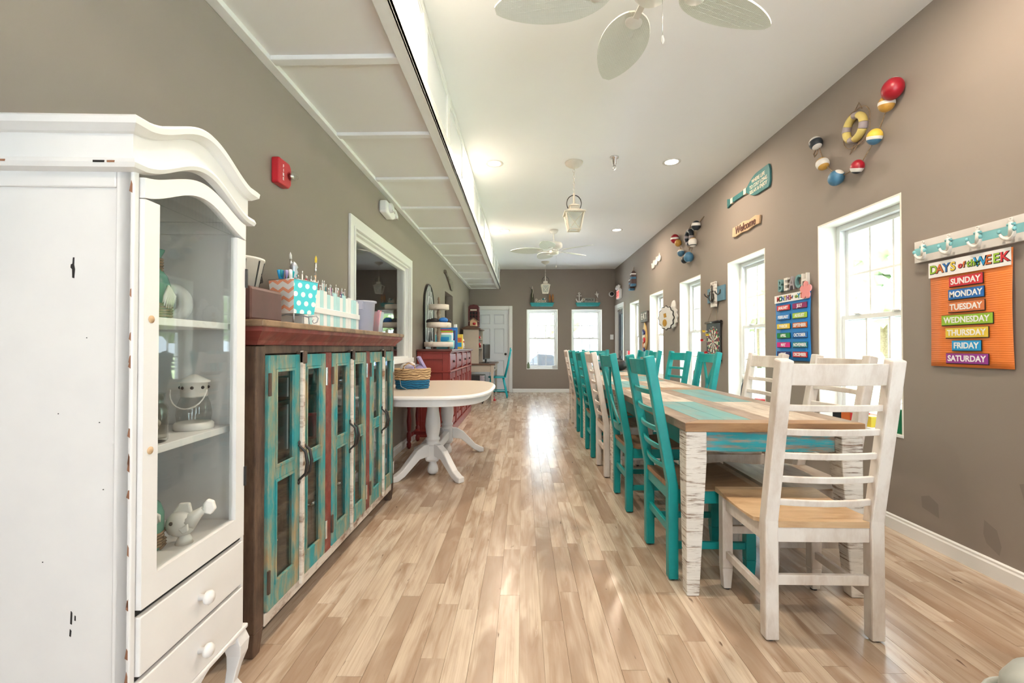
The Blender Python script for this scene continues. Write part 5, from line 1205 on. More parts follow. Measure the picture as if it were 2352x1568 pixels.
# ================================================================ RIGHT WALL DECOR (rz=-90: local x = viewer's right, -y into the room)
def rwall(name, label, cat, y, z, group=None, off=0): return thing(name, label, cat, (RX-off, y, z), -90, group)
def buoy(parent, x, z, r, bands, tilt=0, yy=None, long=1.12):
    """striped egg float; bands = [(fraction, material)] from its lower end"""
    n, m = 20, 16; vs = []; fs = []; mats = [b[1] for b in bands]; mb = MB(); mb.smooth = True
    rows = []
    for j in range(m+1):
        a = -pi/2+pi*j/m; rows.append((max(.0005, r*cos(a)), r*long*sin(a)))
    vs = [(rr*cos(2*pi*i/n), rr*sin(2*pi*i/n), z_) for rr, z_ in rows for i in range(n)]
    for j in range(m):
        u = (j+.5)/m; acc = 0; mi = len(bands)-1
        for q, (f, _) in enumerate(bands):
            acc += f
            if u <= acc: mi = q; break
        mb.mi = mi; mb.add([], []); 
        for i in range(n): mb.f.append((j*n+i, j*n+(i+1)%n, (j+1)*n+(i+1)%n, (j+1)*n+i)); mb.m.append(mi); mb.sm.append(True)
    mb.v = vs
    return mb.build('float_ball', [M[k] for k in mats], parent, loc=(x, -r if yy is None else yy, z), rot=(0, radians(tilt), 0))
def rope_between(parent, pts, name='rope', r=.004): MB().tube(pts, r, 6).build(name, M['rope'], parent)
# garland one, centre (3.05, 2.45)
g = rwall('float_garland', 'garland of large striped fishing floats above the nearest window', 'garland', 3.05, 2.45)
fl = [(2.728, 2.630, .056, [(.88, 'bred'), (.12, 'bwhite')], 20), (2.790, 2.575, .044, [(.42, 'boch'), (.14, 'bwhite'), (.44, 'boch')], 8), (2.887, 2.418, .043, [(.38, 'bblue'), (.14, 'bwhite'), (.48, 'byel')], 14),
      (3.040, 2.290, .040, [(.24, 'bnavy'), (.18, 'bwhite'), (.58, 'bred')], 20), (3.228, 2.287, .050, [(.82, 'bblue'), (.18, 'bwhite')], 50), (3.380, 2.447, .044, [(.34, 'boch'), (.26, 'bwhite'), (.12, 'boch'), (.28, 'bwhite')], -25), (3.452, 2.632, .046, [(.24, 'bwhite'), (.3, 'bnavy'), (.18, 'bwhite'), (.28, 'bnavy')], -25)]
P3 = []
for y, z, r, b, tl in fl: buoy(g, 3.05-y, z-2.45, r, b, tl); P3.append((3.05-y, -r*.7, z-2.45))
rope_between(g, P3[:3]); rope_between(g, P3[2:5]); rope_between(g, P3[4:])
rope_between(g, [(P3[-1][0]-.02, -.03, .15), (P3[-1][0]-.05, -.03, .12), (P3[-1][0]-.04, -.03, .095), (P3[-1][0]-.01, -.03, .11), (P3[-1][0], -.03, .14)], 'rope_loop', .005)
def lifering(name, label, y, z, R, r, m1, m2):
    t = rwall(name, label, 'life ring', y, z); nseg = 48
    for k in range(8):
        a0, a1 = (k*45-22.5, k*45+22.5); w_ = k % 2
        a0, a1 = (k//2*90+0, k//2*90+62) if not w_ else (k//2*90+62, k//2*90+90)
        MB().tube([(R*cos(radians(a0+(a1-a0)*q/8)), -r*.8, R*sin(radians(a0+(a1-a0)*q/8))) for q in range(9)], r*(1.04 if w_ else 1), 12, False, .8).build('band' if w_ else 'ring_segment', m2 if w_ else m1, t)
    rp = []
    for k in range(49): a = 2*pi*k/48; rr_ = R+r+.012+.016*abs(sin(2*a)); rp.append((rr_*cos(a), -.012, rr_*sin(a)))
    rope_between(t, rp, 'grab_rope', .0028); rope_between(t, [(-.03, -.01, R+r), (.02, -.008, R+r+.055), (.05, -.01, R+r)], 'hanging_rope', .0028)
    rope_between(t, [(-.02, -.012, -R-r), (-.06, -.012, -R-r-.05), (-.01, -.012, -R-r-.03), (.03, -.012, -R-r)], 'rope_tail', .0028)
    return t
lifering('life_ring', 'small yellow and mauve wooden life ring inside the large garland', 3.085, 2.57, .078, .027, paint('ring_yellow', (.62, .50, .16), .5, .06), paint('ring_mauve', (.34, .29, .30), .5, .06))
g = rwall('float_garland', 'smaller garland of striped floats with navy life ring beside it', 'garland', 6.1, 2.45)
fl = [(6.57, 2.655, .060, [(.44, 'bred'), (.12, 'bwhite'), (.44, 'bred')], 0), (6.48, 2.575, .046, [(1, 'boch')], 0), (6.36, 2.41, .048, [(.58, 'bblue'), (.14, 'bwhite'), (.28, 'byel')], -10), (6.235, 2.285, .044, [(1, 'bnavy')], 60), (6.03, 2.285, .062, [(.12, 'bwhite'), (.88, 'bblue')], 0), (5.90, 2.45, .055, [(.28, 'bwhite'), (.06, 'bnavy'), (.40, 'bwhite'), (.26, 'boch')], 0), (5.785, 2.635, .056, [(.12, 'bwhite'), (.36, 'bnavy'), (.18, 'bwhite'), (.34, 'bnavy')], 10)]
P3 = []
for y, z, r, b, tl in fl: buoy(g, 6.1-y, z-2.45, r, b, tl); P3.append((6.1-y, -r*.7, z-2.45))
rope_between(g, P3[:4]); rope_between(g, P3[3:6]); rope_between(g, P3[5:]); rope_between(g, [P3[-1], (.40, -.02, .25), (.455, -.01, .262), (.35, -.02, .22)], 'rope_loop')
lifering('life_ring', 'navy and grey wooden life ring hung inside the smaller garland', 6.10, 2.565, .085, .034, M['bnavy'], M['greywood'])
# paddle sign
p = rwall('paddle_sign', 'teal wooden paddle sign with pale lettering near the ceiling', 'sign', 4.50, 2.66)
pt = paint('paddle_teal', (.03, .15, .155), .6, .15, 12)
bl = [(-.07, .0)]+[(-.06+.40*k/10, .105*sin(pi*.5*min(1, (k+1)/6))) for k in range(11)]+[(.362, .05), (.362, -.06)]+[(-.06+.40*k/10, -.105*sin(pi*.5*min(1, (k+1)/6))) for k in range(10, -1, -1)]
MB().prism(bl, 'y', -.02, -.002).build('blade', pt, p, .003); MB().box(-.40, -.06, -.022, -.002, -.026, .026).build('shaft', pt, p, .004)
MB().prism([(-.40, -.026), (-.40, .026), (-.49, .05), (-.49, -.05)], 'y', -.022, -.002).build('grip', pt, p, .004)
for x in (-.41, -.12): MB().box(x, x+.05, -.0235, -.001, -.028, .028).build('pale_band', M['c_cream'], p)
for k, (s_, z_) in enumerate((('WHERE LIFE', .045), ('TO STAY LONG', -.005), ('RELAX & ENJOY', -.052))): text(s_, .05, M['c_cream'], p, (.16, -.0205, z_), off=.0006, sx=.9)
# driftwood welcome
wl = rwall('welcome_sign', 'driftwood sign spelling welcome below the teal paddle', 'sign', 4.595, 2.312)
rnd = random.Random(4); dwm = distressed('driftwood_pale', (.56, .40, .25), (.18, .36, .32), .36, (9,9,9), .1, (.46, .31, .18))
MB().prism([(-.28, -.045), (-.2, -.06), (-.08, -.045), (.05, -.058), (.16, -.04), (.27, -.045), (.285, .03), (.2, .052), (.08, .04), (-.04, .06), (-.16, .045), (-.27, .05)], 'y', -.022, -.002).build('plank', dwm, wl, .004)
text('Welcome', .105, M['c_brown'], wl, (0, -.023, -.002), ext=.004, off=.001, shear=.2)
# white fish trio
f = rwall('fish_plaque', 'white wooden plaque of three small fish on the wall', 'wall decoration', 7.63, 2.52)
for k, x in enumerate((-.17, 0, .17)):
    body = [(x+.075*cos(a)*(1 if cos(a) > -.5 else 1), .03*k-.03+.05*sin(a)) for a in [2*pi*i/16 for i in range(16)]]
    MB().prism(body, 'y', -.024, -.004).build('fish_body', M['bwhite'], f, .004); MB().prism([(x-.06, .03*k-.03), (x-.115, .03*k+.03), (x-.1, .03*k-.03), (x-.115, .03*k-.09)], 'y', -.02, -.006).build('fish_tail', M['bwhite'], f)
    MB().prism([(x-.03, .03*k+.015), (x+.0, .03*k+.06), (x+.03, .03*k+.012)], 'y', -.02, -.006).build('fish_fin', M['bwhite'], f)
# hanging wooden buoys
hb = rwall('wooden_buoys', 'pair of brown and blue wooden buoys hung by rope beside exit sign', 'wall decoration', 9.13, 2.24)
for x, z0, h in ((-.07, 0, .22), (.06, .07, .25)):
    cl = [M['c_brown'], M['bblue'], M['greywood'], M['bwhite'], M['c_brown']]; fr = [0, .18, .55, .72, .9, 1]
    cl = [M['bblue'], paint('buoy_brown', (.09, .055, .05), .6, .1), M['bblue'], bpy.data.materials['buoy_brown'], M['bwhite']]
    for k in range(5): MB().box(x-.055, x+.055, -.10, -.005, z0+h*fr[k], z0+h*fr[k+1]).build('buoy_band', cl[k], hb, .003)
    MB().frustum((x, -.05), z0+h, z0+h+.05, .1, .09, .04, .04).build('buoy_tip', bpy.data.materials['buoy_brown'], hb); rope_between(hb, [(x, -.05, z0+h+.05), (.0, -.02, .46)], 'hanging_rope', .006)
# exit sign
ex = rwall('exit_sign', 'white exit sign with red letters and twin lamp heads', 'exit sign', 10.5, 2.30)
MB().box(-.16, .16, -.06, 0, -.09, .12).build('housing', M['vinyl'], ex, .008); MB().box(-.145, .145, -.062, -.06, -.075, .095).build('face', emit('exit_face', (.85, .28, .24), .5), ex)
text('EXIT', .15, M['c_red'], ex, (0, -.0625, .01), off=.002)
for x in (-.09, .09): MB().lathe([(.04, 0), (.05, .03), (.045, .06)], 16).xf(Matrix.Translation((x, -.03, .165)) @ Matrix.Rotation(radians(70), 4, 'X')).build('lamp_head', M['vinyl'], ex)
MB().box(-.12, .12, -.05, -.01, .12, .15).build('lamp_bracket', M['vinyl'], ex)
# eat sign
e_ = rwall('eat_sign', 'dark weathered board sign spelling eat between the windows', 'sign', 8.36, 1.655)
MB().box(-.22, .22, -.035, -.002, -.095, .095).build('board', distressed('dark_board', (.07, .055, .05), (.2, .18, .16), .45, (9,9,30), .1), e_, .004)
for k, c_ in enumerate('EAT'): text(c_, .16, M['bwhite'], e_, (-.13+.13*k, -.037, -.0), ext=.004, off=.003)
# surfboard plaque
sfb = rwall('surfboard_plaque', 'yellow wooden surfboard plaque with painted blue and red shapes', 'wall decoration', 8.35, 1.02)
pf = [(.15*sin(pi*min(1, (k/12)**.75))**.8, .53*k/12) for k in range(13)]
MB().prism([(x, z) for x, z in pf]+[(-x, z) for x, z in pf[-2:0:-1]], 'y', -.03, -.005).build('board', wood('surfboard_wood', (.55, .34, .10), (.68, .46, .17), (6,6,3)), sfb, .004)
for c_, x, z, r, sc in (('c_navy', -.01, .34, .07, (1.3,.35,.7)), ('c_navy', -.06, .37, .05, (1.2,.3,.8)), ('c_red', .01, .21, .065, (1.1,.35,.8)), ('c_torange', -.05, .14, .045, (.5,.3,1.8)), ('c_navy', -.0, .03, .06, (1.2,.35,.7)), ('c_white', -.06, .28, .04, (.8,.3,1.4)), ('c_cream', .02, .28, .05, (1,.3,.7)), ('c_cream', .03, .11, .05, (1,.3,.9)), ('c_teal', -.09, .2, .03, (.8,.3,2))): MB().ball((x, -.035, z), r, sc, 12, 7).build('painted_shape', M[c_], sfb)
rope_between(sfb, [(0, -.02, .52), (0, -.01, .538)], 'hanging_cord', .003)
# hook plate with hanging booklets
hk = rwall('wall_hook', 'white round metal wall hook between two windows', 'hook', 6.80, 1.70)
MB().lathe([(.10, 0), (.09, .015), (.05, .02), (0, .022)], 24).xf(Matrix.Rotation(radians(90), 4, 'X')).build('hook_plate', M['bwhite'], hk); MB().tube([(0, -.02, -.0), (0, -.06, -.03), (-.01, -.085, -.02), (-.01, -.09, .01)], .012, 8).build('hook_arm', M['bwhite'], hk)
sc_ = [((.14+.010*cos(12*a))*cos(a), (.175+.010*cos(12*a))*sin(a)) for a in [2*pi*i/72 for i in range(72)]]
bm_ = thing('hanging_booklet', 'white scalloped booklet with dark rim hung from the wall hook', 'booklet', (RX-.118, 6.80, 1.535), -48)
MB().prism([(x*.9, z) for x, z in sc_], 'y', .0, .012).build('back_cover', M['black'], bm_); MB().prism([(x*.82, z*.93) for x, z in sc_], 'y', -.006, .0).build('front_cover', M['bwhite'], bm_)
MB().prism([(-.02+.035*cos(a), -.075+.055*sin(a)) for a in [2*pi*i/20 for i in range(20)]], 'y', -.008, -.006).build('ochre_oval', M['boch'], bm_); MB().prism([(-.03, .0), (.01, .01), (.0, .07), (-.04, .06)], 'y', -.008, -.006).build('ochre_mark', M['boch'], bm_)
bm2 = thing('hanging_plaque', 'round white scalloped plaque behind the hanging booklet', 'wall decoration', (RX-.012, 6.80, 1.55), -90)
MB().prism([(x*1.25, z*.95) for x, z in sc_], 'y', -.012, .010).build('disc', M['bwhite'], bm2, .002)
# anchor board
an = rwall('anchor_hook_board', 'blue and white board with iron anchor hooks above dartboard', 'hook board', 5.30, 1.71)
MB().box(-.235, .225, -.02, -.002, -.085, .085).build('blue_board', paint('board_blue', (.10, .22, .30), .6, .1, 10), an, .003); MB().box(-.085, .045, -.045, -.02, -.145, .145).build('white_board', M['leg_worn'], an, .003)
ir_ = M['iron']; MB().tube([(-.02, -.056, .07), (-.02, -.056, -.08)], .009, 8).build('anchor_shank', ir_, an); MB().tube([(-.06, -.056, .035), (.02, -.056, .035)], .007, 8).build('anchor_stock', ir_, an)
MB().tube([(-.10, -.07, .0), (-.085, -.06, -.05), (-.05, -.056, -.08), (-.02, -.056, -.09), (.01, -.056, -.08), (.045, -.06, -.05), (.06, -.07, .0)], .008, 8).build('anchor_arms', ir_, an); MB().tube([(-.02+.016*cos(a), -.056, .088+.016*sin(a)) for a in [2*pi*i/12 for i in range(12)]], .005, 6, True).build('anchor_ring', ir_, an)
for x in (-.16, .13): MB().tube([(x, -.022, .04), (x, -.03, .0), (x, -.05, -.02), (x, -.075, .0), (x, -.085, .025)], .008, 8).build('hook', ir_, an)
# dartboard
db = rwall('dartboard', 'black roll-up dartboard hanging from the anchor board', 'dartboard', 5.36, 1.185, off=.02)
MB().box(-.19, .19, -.006, .0, -.235, .20).build('fabric', M['black'], db)
MB().tube([(-.215, -.004, .205), (.215, -.004, .205)], .016, 12).build('top_rod', M['blackgloss'], db); MB().tube([(-.20, -.004, -.235), (.20, -.004, -.235)], .012, 10).build('bottom_rod', M['blackgloss'], db)
rope_between(db, [(-.15, -.004, .215), (-.02, .008, .40)], 'hanging_cord', .0018); rope_between(db, [(.10, -.004, .215), (.06, .008, .40)], 'hanging_cord', .0018)
for k in range(20):
    a0, a1 = 2*pi*k/20, 2*pi*(k+1)/20
    def secr(r0, r1, m, nm, y0=-.0085):
        q = [(r1*cos(a0), -.02+r1*sin(a0)), (r1*cos(a1), -.02+r1*sin(a1)), (r0*cos(a1), -.02+r0*sin(a1)), (r0*cos(a0), -.02+r0*sin(a0))]
        MB().prism(q, 'y', y0, -.006).build(nm, m, db)
    secr(.012, .135, M['c_cream'] if k % 2 else M['c_black'], 'segment'); secr(.135, .150, M['c_dgreen'] if k % 2 else M['c_red'], 'double_ring'); secr(.085, .095, M['c_dgreen'] if k % 2 else M['c_red'], 'treble_ring', -.009)
    text(str((6,13,4,18,1,20,5,12,9,14,11,8,16,7,19,3,17,2,15,10)[k]), .026, M['c_cream'], db, (.167*cos(a0), -.0068, -.02+.167*sin(a0)), name='number')
MB().lathe([(0, 0), (.014, 0)], 14, caps=False).xf(Matrix.Translation((0, -.0088, -.02)) @ Matrix.Rotation(radians(90), 4, 'X')).build('bullseye', M['c_red'], db)
for x, z, c_, l in ((-.08, .10, 'c_yellow', 'upper yellow dart stuck near the dartboard rim'), (.02, .055, 'c_yellow', 'yellow dart stuck close to the dartboard centre'), (-.14, -.005, 'c_red', 'red dart stuck at the dartboard edge'), (-.02, -.15, 'c_red', 'lower red dart stuck in the dartboard')):
    t = thing('dart', l, 'dart', (RX-.03, 5.36-x, 1.185+z), -90, 'darts in the dartboard'); MB().tube([(0, 0, 0), (0, -.05, .004)], [.002, .005], 6).build('barrel', M['steel'], t)
    for q in range(4): a = pi/4+pi/2*q; MB().add([(0, -.05, .004), (.018*cos(a), -.065, .004+.018*sin(a)), (.018*cos(a), -.085, .004+.018*sin(a)), (0, -.09, .004)], [(0,1,2,3)]).build('flight', M[c_], t)
# beach letters
bt_ = rwall('beach_letters', 'teal, white and grey wooden letters spelling beach above months chart', 'sign', 3.81, 1.625)
for k, (c_, m_) in enumerate(zip('BEACH', ('c_tealwood', 'bwhite', 'greywood', 'c_tealwood2', 'bwhite'))):
    mm = paint('letter_teal', (.13, .27, .28), .6, .2, 20) if m_ == 'c_tealwood' else bpy.data.materials['letter_teal'] if m_ == 'c_tealwood2' else M[m_]
    text(c_, .150, mm, bt_, (-.17+.085*k, -.014, 0), ext=.012, off=.002, sx=.78)
# charts
def chart(name, label, y, z, w_, h_, body, head=.075, rot=0):
    t = rwall(name, label, 'chart', y, z, off=.006); t.rotation_euler = (0, radians(rot), radians(-90))
    nx, ny = 6, 14; vs = []; fs = []
    for j in range(ny+1):
        for i in range(nx+1):
            u, v = i/nx, j/ny; vs.append((-w_/2+w_*u, -.004-.012*(v-.5)**2*(1-u)-.008*sin(pi*v)*u, -h_/2+h_*v))
    for j in range(ny):
        for i in range(nx): fs.append((j*(nx+1)+i, j*(nx+1)+i+1, (j+1)*(nx+1)+i+1, (j+1)*(nx+1)+i))
    m_ = MB(); m_.smooth = True; m_.add(vs, fs); s = m_.build('sheet', body, t); so = s.modifiers.new('thickness', 'SOLIDIFY'); so.thickness = .0015
    MB().box(-w_/2, w_/2, -.0155, -.0125, h_/2-head, h_/2).build('header', M['c_white'], t)
    return t
def card(t, x, z, w_, h_, colr, s, size):
    c = MB().box(x-w_/2, x+w_/2, -.0165, -.0125, z-h_/2, z+h_/2).build('name_card', M[colr], t, .001); MB().box(x-w_/2-.002, x+w_/2+.004, -.0135, -.0125, z-h_/2-.004, z+h_/2+.002).build('card_shadow_print', M['c_black'], c)
    text(s, size, M['c_white'], c, (x, -.0168, z-.001), ext=.0004, off=.0012, sx=.92)
orange = paint('ribbed_orange_vinyl', (.74, .19, .03), .5, .03)
def ribbed(m):
    nt = m.node_tree; b = nt.nodes['Principled BSDF']; wv = N(nt, 'ShaderNodeTexWave', wave_type='BANDS', bands_direction='Z'); wv.inputs['Scale'].default_value = 30; nt.links.new(coords(nt, (1,1,1)), wv.inputs[0]); bump(nt, b, wv.outputs[0], .4, .002)
ribbed(orange)
dc = chart('days_chart', 'orange days of the week chart with coloured name cards', 2.334, 1.278, .42, .56, orange, .082)
dz = .202
for k, (s_, c_, w_) in enumerate((('SUNDAY', 'c_red', .172), ('MONDAY', 'c_blue', .182), ('TUESDAY', 'c_torange2', .186), ('WEDNESDAY', 'c_green', .262), ('THURSDAY', 'c_yellow', .218), ('FRIDAY', 'c_sky', .148), ('SATURDAY', 'c_purple', .215))):
    if c_ == 'c_torange2': col('c_torange2', (.60, .17, .05))
    card(dc, -.005, .160-.066*k, w_, .050, c_, s_, .042)
for s_, x, sz, cs in (('DAYS', -.125, .062, ('c_green', 'c_torange', 'c_blue', 'c_yellow')), ('of', -.020, .04, ('c_red', 'c_torange')), ('the', .035, .045, ('c_green', 'c_green', 'c_green')), ('WEEK', .128, .062, ('c_sky', 'c_torange', 'c_green', 'c_red'))):
    n_ = len(s_); stp = sz*.60 if sz > .05 else sz*.5
    for k, ch_ in enumerate(s_):
        xx = x+(k-(n_-1)/2)*stp
        text(ch_, sz, M['c_black'], dc, (xx+.0015, -.0158, .239-.0015), ext=.0003, off=.0032); text(ch_, sz, M[cs[k % len(cs)]], dc, (xx, -.0165, .239), ext=.0003, off=.0012)
mcx = chart('months_chart', 'blue months of the year chart with twelve coloured name cards', 3.825, 1.268, .49, .56, M['c_chart'], .066)
mm_ = [('JANUARY', 'c_red'), ('FEBRUARY', 'c_chart'), ('MARCH', 'c_yellow'), ('APRIL', 'c_dgreen'), ('MAY', 'c_magenta'), ('JUNE', 'c_navy'), ('JULY', 'c_plum'), ('AUGUST', 'c_lime'), ('SEPTEMBER', 'c_torange'), ('OCTOBER', 'c_blue'), ('NOVEMBER', 'c_teal'), ('DECEMBER', 'c_red')]
for k, (s_, c_) in enumerate(mm_): card(mcx, -.115 if k < 6 else .115, .168-.079*(k % 6), .19, .042, c_, s_, .036)
for s_, x, sz, cs in (('MONTHS', -.10, .055, ('c_red', 'c_dgreen', 'c_blue', 'c_yellow', 'c_purple', 'c_torange')), ('of the', .05, .03, ('c_red', 'c_blue', 'c_green', 'c_green', 'c_green', 'c_green')), ('YEAR', .16, .055, ('c_sky', 'c_torange', 'c_green', 'c_red'))):
    n_ = len(s_); stp = sz*.64
    for k, ch_ in enumerate(s_):
        if ch_ == ' ': continue
        text(ch_, sz, M['c_black'], mcx, (x+(k-(n_-1)/2)*stp+.0015, -.0158, .245), ext=.0003, off=.003); text(ch_, sz, M[cs[k % len(cs)]], mcx, (x+(k-(n_-1)/2)*stp, -.0165, .2465), ext=.0003, off=.001)
fw = rwall('paper_flower', 'pink five-petal paper flower overlapping the months chart', 'wall decoration', 3.605, 1.545, off=.03)
pp = [((.038+.034*abs(cos(2.5*a))**.6)*cos(a+.3), (.038+.034*abs(cos(2.5*a))**.6)*sin(a+.3)) for a in [2*pi*i/80 for i in range(80)]]
MB().prism(pp, 'y', -.008, .0).build('petals', M['c_pink'], fw); MB().box(-.01, .01, 0, .03, -.01, .01).build('foam_pad', M['c_white'], fw)
# anchor hook rack
hr = rwall('anchor_coat_rack', 'white and aqua striped board with white anchor hooks', 'coat rack', 2.20, 1.635)
for z0, z1, m_ in ((-.060, -.021, paint('rack_white', (.66, .63, .60), .6, .05)), (-.021, .021, paint('rack_aqua', (.20, .48, .52), .6, .08, 15)), (.021, .060, bpy.data.materials['rack_white'])): MB().box(-.434, .62, -.02, -.002, z0, z1).build('board_stripe', m_, hr, .001)
for k in range(6):
    x = -.37+.152*k; a_ = MB(); wm = M['bwhite']
    hkm = MB().tube([(x, -.028, .035), (x, -.030, -.03)], [.008, .010], 8); hkm.tube([(x+.032*cos(a), -.034-.012*abs(cos(a)), -.010+.034*sin(a)) for a in [pi+pi*q/10 for q in range(11)]], [.004, .006, .007, .008, .009, .009, .009, .008, .007, .006, .004], 8); hkm.tube([(x+.007*cos(a), -.028, .046+.007*sin(a)) for a in [2*pi*q/10 for q in range(10)]], .003, 6, True)
    h_ = hkm.build('anchor_hook', wm, hr)
    MB().tube([(x-.016, -.029, .024), (x+.016, -.029, .024)], .006, 8).build('anchor_stock', bpy.data.materials['rack_aqua'], h_); [MB().ball((x+q, -.048, -.004), .008, (1,1,1.4), 8, 5).build('anchor_tip', bpy.data.materials['rack_aqua'], h_) for q in (-.033, .033)]
fpull = rwall('fire_pull_station', 'red fire pull station on the wall beside the exit door', 'fire alarm', 9.62, .95); MB().box(-.05, .05, -.045, 0, -.075, .075).build('housing', M['red'], fpull, .006); MB().box(-.03, .03, -.052, -.045, -.012, .012).build('pull_bar', M['c_white'], fpull, .003)

# ================================================================ FAR WALL
swi = thing('light_switch', 'white light switch plate on the end wall corner', 'light switch', (2.17, FY, 1.345)); MB().box(-.04, .04, -.008, 0, -.06, .06).build('plate', M['vinyl'], swi, .003); MB().box(-.012, .012, -.014, -.008, -.022, .022).build('rocker', M['vinyl'], swi)
cmr = thing('security_camera', 'white dome security camera in the end wall corner', 'camera', (2.16, FY, 2.385)); MB().lathe([(.065, 0), (.065, .04), (.055, .06)], 20).xf(Matrix.Rotation(radians(90), 4, 'X')).build('housing', M['vinyl'], cmr); MB().lathe([(.05, 0), (.045, .035), (.02, .055), (0, .058)], 18).xf(Matrix.Translation((0, -.055, 0)) @ Matrix.Rotation(radians(90), 4, 'X')).build('dome', M['blackgloss'], cmr)
tw_ = paint('shelf_teal', (.0, .27, .29), .45, .1, 8)
def ledge(x0, x1, label):
    t = thing('wall_shelf', label, 'shelf', ((x0+x1)/2, FY, 2.09)); h = (x1-x0)/2
    MB().prism([(-h+.035, 0), (h-.035, 0), (h, .085), (-h, .085)], 'y', -.12, 0).build('tray', tw_, t, .003)
    return t
ledge(.18, .765, 'teal ledge shelf holding the relax sign above end window'); ledge(1.285, 1.88, 'teal ledge shelf holding the white anchor above end window')
SZ2 = 2.175
t = thing('branch_bottle', 'dark green bottle with pale twig on the teal ledge', 'bottle', (.235, FY-.06, SZ2)); MB().lathe([(.035, 0), (.038, .01), (.036, .2), (.018, .26), (.016, .33)], 16).build('bottle_body', flat('dark_green_glass', (.05, .06, .03), .15), t); MB().tube([(.005, 0, .0), (.012, -.042, .18), (.02, -.03, .28), (.01, -.02, .40)], .006, 6).build('twig', M['c_cream'], t); MB().tube([(-.01, 0, .3), (-.04, -.01, .36), (-.05, -.01, .38)], .005, 6).build('twig_dark', wo, t)
t = thing('relax_letters', 'cream cut-out letters spelling relax on the teal ledge', 'sign', (.445, FY-.08, SZ2)); text('Relax', .125, M['c_cream'], t, (0, 0, .048), ext=.008, off=.001); MB().box(-.13, .13, -.012, .012, 0, .006).build('base', M['c_cream'], t); MB().ball((.06, -.005, .085), .024, (1,.5,.9), 10, 6).build('teal_fish', M['c_teal'], t); MB().prism([(.07, .09), (.10, .13), (.105, .085)], 'y', -.01, .0).build('fish_tail', M['c_white'], t)
t = thing('mini_surfboards', 'pair of orange-brown miniature surfboards on the teal ledge', 'ornament', (.70, FY-.06, SZ2))
for x in (-.035, .035): MB().prism([(x+.026*sin(pi*k/10)**.7, .22*k/10) for k in range(11)]+[(x-.026*sin(pi*k/10)**.7, .22*k/10) for k in range(9, 0, -1)], 'y', -.01, .01).build('surfboard', wood('surf_orange%d' % (x > 0), (.32, .11, .02), (.45, .2, .05)), t)
MB().box(-.07, .07, -.025, .025, 0, .012).build('base', M['c_brown'], t)
t = thing('anchor_ornament', 'whitewashed wooden anchor standing on the right teal ledge', 'ornament', (1.375, FY-.06, SZ2)); mw = M['tbl_white']
MB().box(-.05, .05, -.03, .03, 0, .02).build('base', M['bwhite'], t); MB().tube([(0, 0, .02), (0, 0, .2)], .012, 8).build('shank', M['bwhite'], t); MB().tube([(-.06, 0, .165), (.06, 0, .165)], .008, 8).build('stock', M['bwhite'], t)
MB().tube([(.075*cos(a), 0, .105+.085*sin(a)) for a in [pi+pi*q/12 for q in range(13)]], [.006, .012, .014, .015, .016, .017, .018, .017, .016, .015, .014, .012, .006], 8).build('arms', M['bwhite'], t); MB().tube([(.02*cos(a), 0, .225+.02*sin(a)) for a in [2*pi*q/14 for q in range(14)]], .008, 8, True).build('ring', M['bwhite'], t)
t = thing('peace_sign_block', 'grey wooden block sign lettered peace on the teal ledge', 'sign', (1.60, FY-.06, SZ2)); MB().box(-.10, .15, -.015, .015, 0, .115).build('block', paint('sign_grey', (.30, .31, .27), .6, .12, 12), t, .003); text('PEACE', .075, M['c_black'], t, (.02, -.0158, .065), off=.001, sx=.9); text('P', .13, M['c_cream'], t, (-.125, -.01, .055), ext=.006, off=.002)
t = thing('marlin_ornament', 'white leaping fish ornament on a post at the ledge end', 'ornament', (1.80, FY-.06, SZ2)); MB().box(-.03, .03, -.02, .02, 0, .03).build('base', M['c_cream'], t); MB().tube([(0, 0, .03), (.0, 0, .12)], .006, 8).build('post', M['c_cream'], t)
MB().prism([(.03, .11), (.0, .15), (-.02, .19), (-.06, .215), (-.02, .215), (-.02, .25), (.0, .30), (.005, .25), (.02, .215), (.055, .23), (.035, .195), (.025, .15)], 'y', -.008, .008).build('fish', M['bwhite'], t, .003)

# ================================================================ WINDOW SILLS AND TABLE THINGS
o = MB().box(-.09, .09, -.05, .05, 0, .15).build('green_tin', paint('green_tin_paint', (.0, .14, .05), .35, .05), None, .006, loc=(RX+.06, 2.84, WZ0+.018), rot=(0, 0, pi/2)); tag(o, 'dark green tin box on the sill beside the days chart', 'box')
MB().tube([(-.05, 0, .15), (-.03, 0, .18), (.03, 0, .18), (.05, 0, .15)], .004, 6).build('wire_handle', M['steel'], o)
for k, (y, c_, l) in enumerate(((3.06, 'c_yellow', 'yellow pack of cards'), (3.16, 'c_red', 'red pack of cards'), (3.25, 'c_torange', 'orange pack of cards'), (3.34, 'c_black', 'black pack of cards'))):
    o = MB().box(-.035, .035, -.045, .045, 0, .07+.01*k).build('card_pack', M[c_], None, .003, loc=(RX+.05, y, WZ0+.018)); tag(o, l+' standing on the nearest sill', 'box')
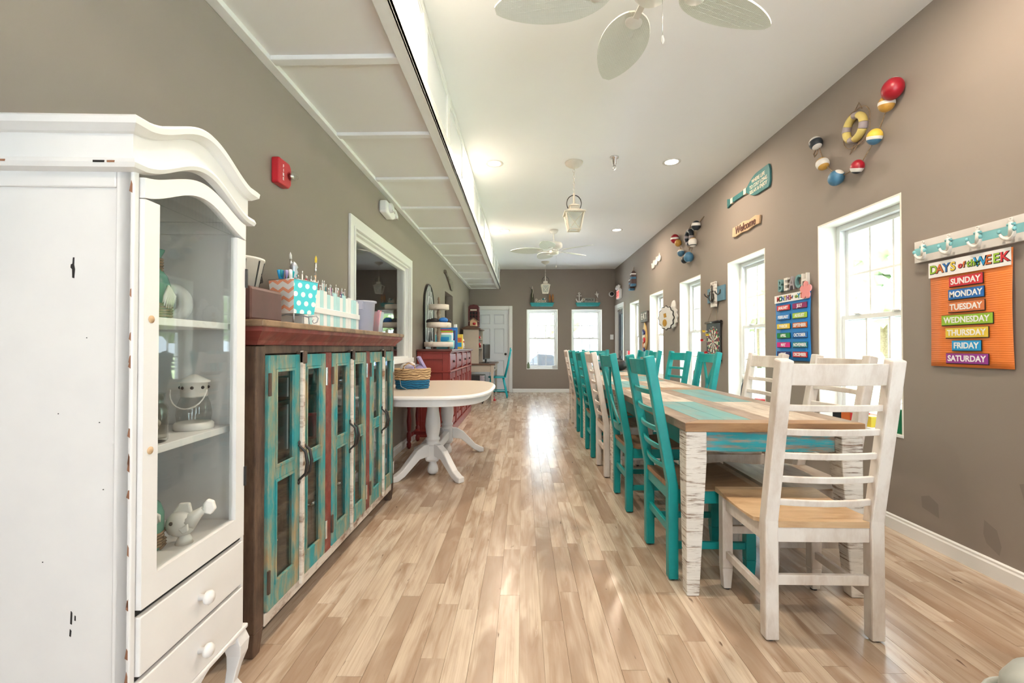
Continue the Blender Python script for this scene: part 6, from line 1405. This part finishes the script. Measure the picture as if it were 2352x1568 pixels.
t = thing('sill_bottle', 'small dark bottle with white cap on the second sill', 'bottle', (RX+.04, 4.74, WZ0+.018)); MB().lathe([(.04, 0), (.045, .01), (.035, .12), (.02, .17), (.018, .2)], 16).build('bottle_body', M['bnavy'], t); MB().lathe([(.03, .16), (.03, .24), (0, .245)], 14).build('cap', M['c_white'], t)
o = MB().box(-.04, .04, -.06, .06, 0, .2).build('white_sill_box', M['c_white'], None, .004, loc=(RX+.06, 4.62, WZ0+.018)); tag(o, 'white carton beside the small dark bottle on sill', 'box')
o = MB().box(-.05, .05, -.04, .04, 0, .03).build('red_toy_block', M['c_red'], None, .006, loc=(RX+.03, 4.40, WZ0+.018)); tag(o, 'red toy block on the second window sill', 'toy')
o = MB().prism([(-.05, 0), (.05, 0), (.03, .2), (-.02, .23)], 'y', -.004, .004).build('pink_card', M['c_pink'], None, loc=(RX+.04, 6.12, WZ0+.018), rot=(0, 0, pi/2)); tag(o, 'pink paper card standing on the third window sill', 'card')
o = MB().lathe([(.03, 0), (.034, .01), (.034, .1), (.02, .12), (.018, .15)], 14).build('sill_figurine', paint('sill_green', (.14, .18, .1), .5), None, loc=(.145, FY+.05, WZ0+.018)); tag(o, 'small green bottle on the end window sill corner', 'bottle')
o = MB().box(-.05, .05, -.03, .03, 0, .07).build('sill_white_box', M['c_lgrey'], None, .004, loc=(.78, FY+.06, WZ0+.018)); tag(o, 'small grey box on the end window sill', 'box')
bg_ = thing('black_bag', 'black bag lying on the far end of the tables', 'bag', (1.34, 6.42, TZ)); MB().ball((0, 0, .083), .125, (1.1,.9,.66), 16, 9).build('bag_body', M['black'], bg_); MB().tube([(-.08, 0, .12), (-.05, 0, .17), (.05, 0, .17), (.08, 0, .12)], .01, 8).build('strap', M['black'], bg_)
bj = thing('denim_jacket', 'folded blue denim jacket heaped beside the black bag', 'clothing', (1.2, 6.80, TZ)); dn = paint('blue_denim', (.10, .19, .28), .8, .2, 25)
MB().ball((0, 0, .059), .118, (1.2,1,.5), 14, 8).build('jacket_body', dn, bj); MB().tube([(-.1, -.05, .05), (-.02, -.1, .07), (.1, -.08, .05)], [.035, .045, .03], 10).build('sleeve', dn, bj)
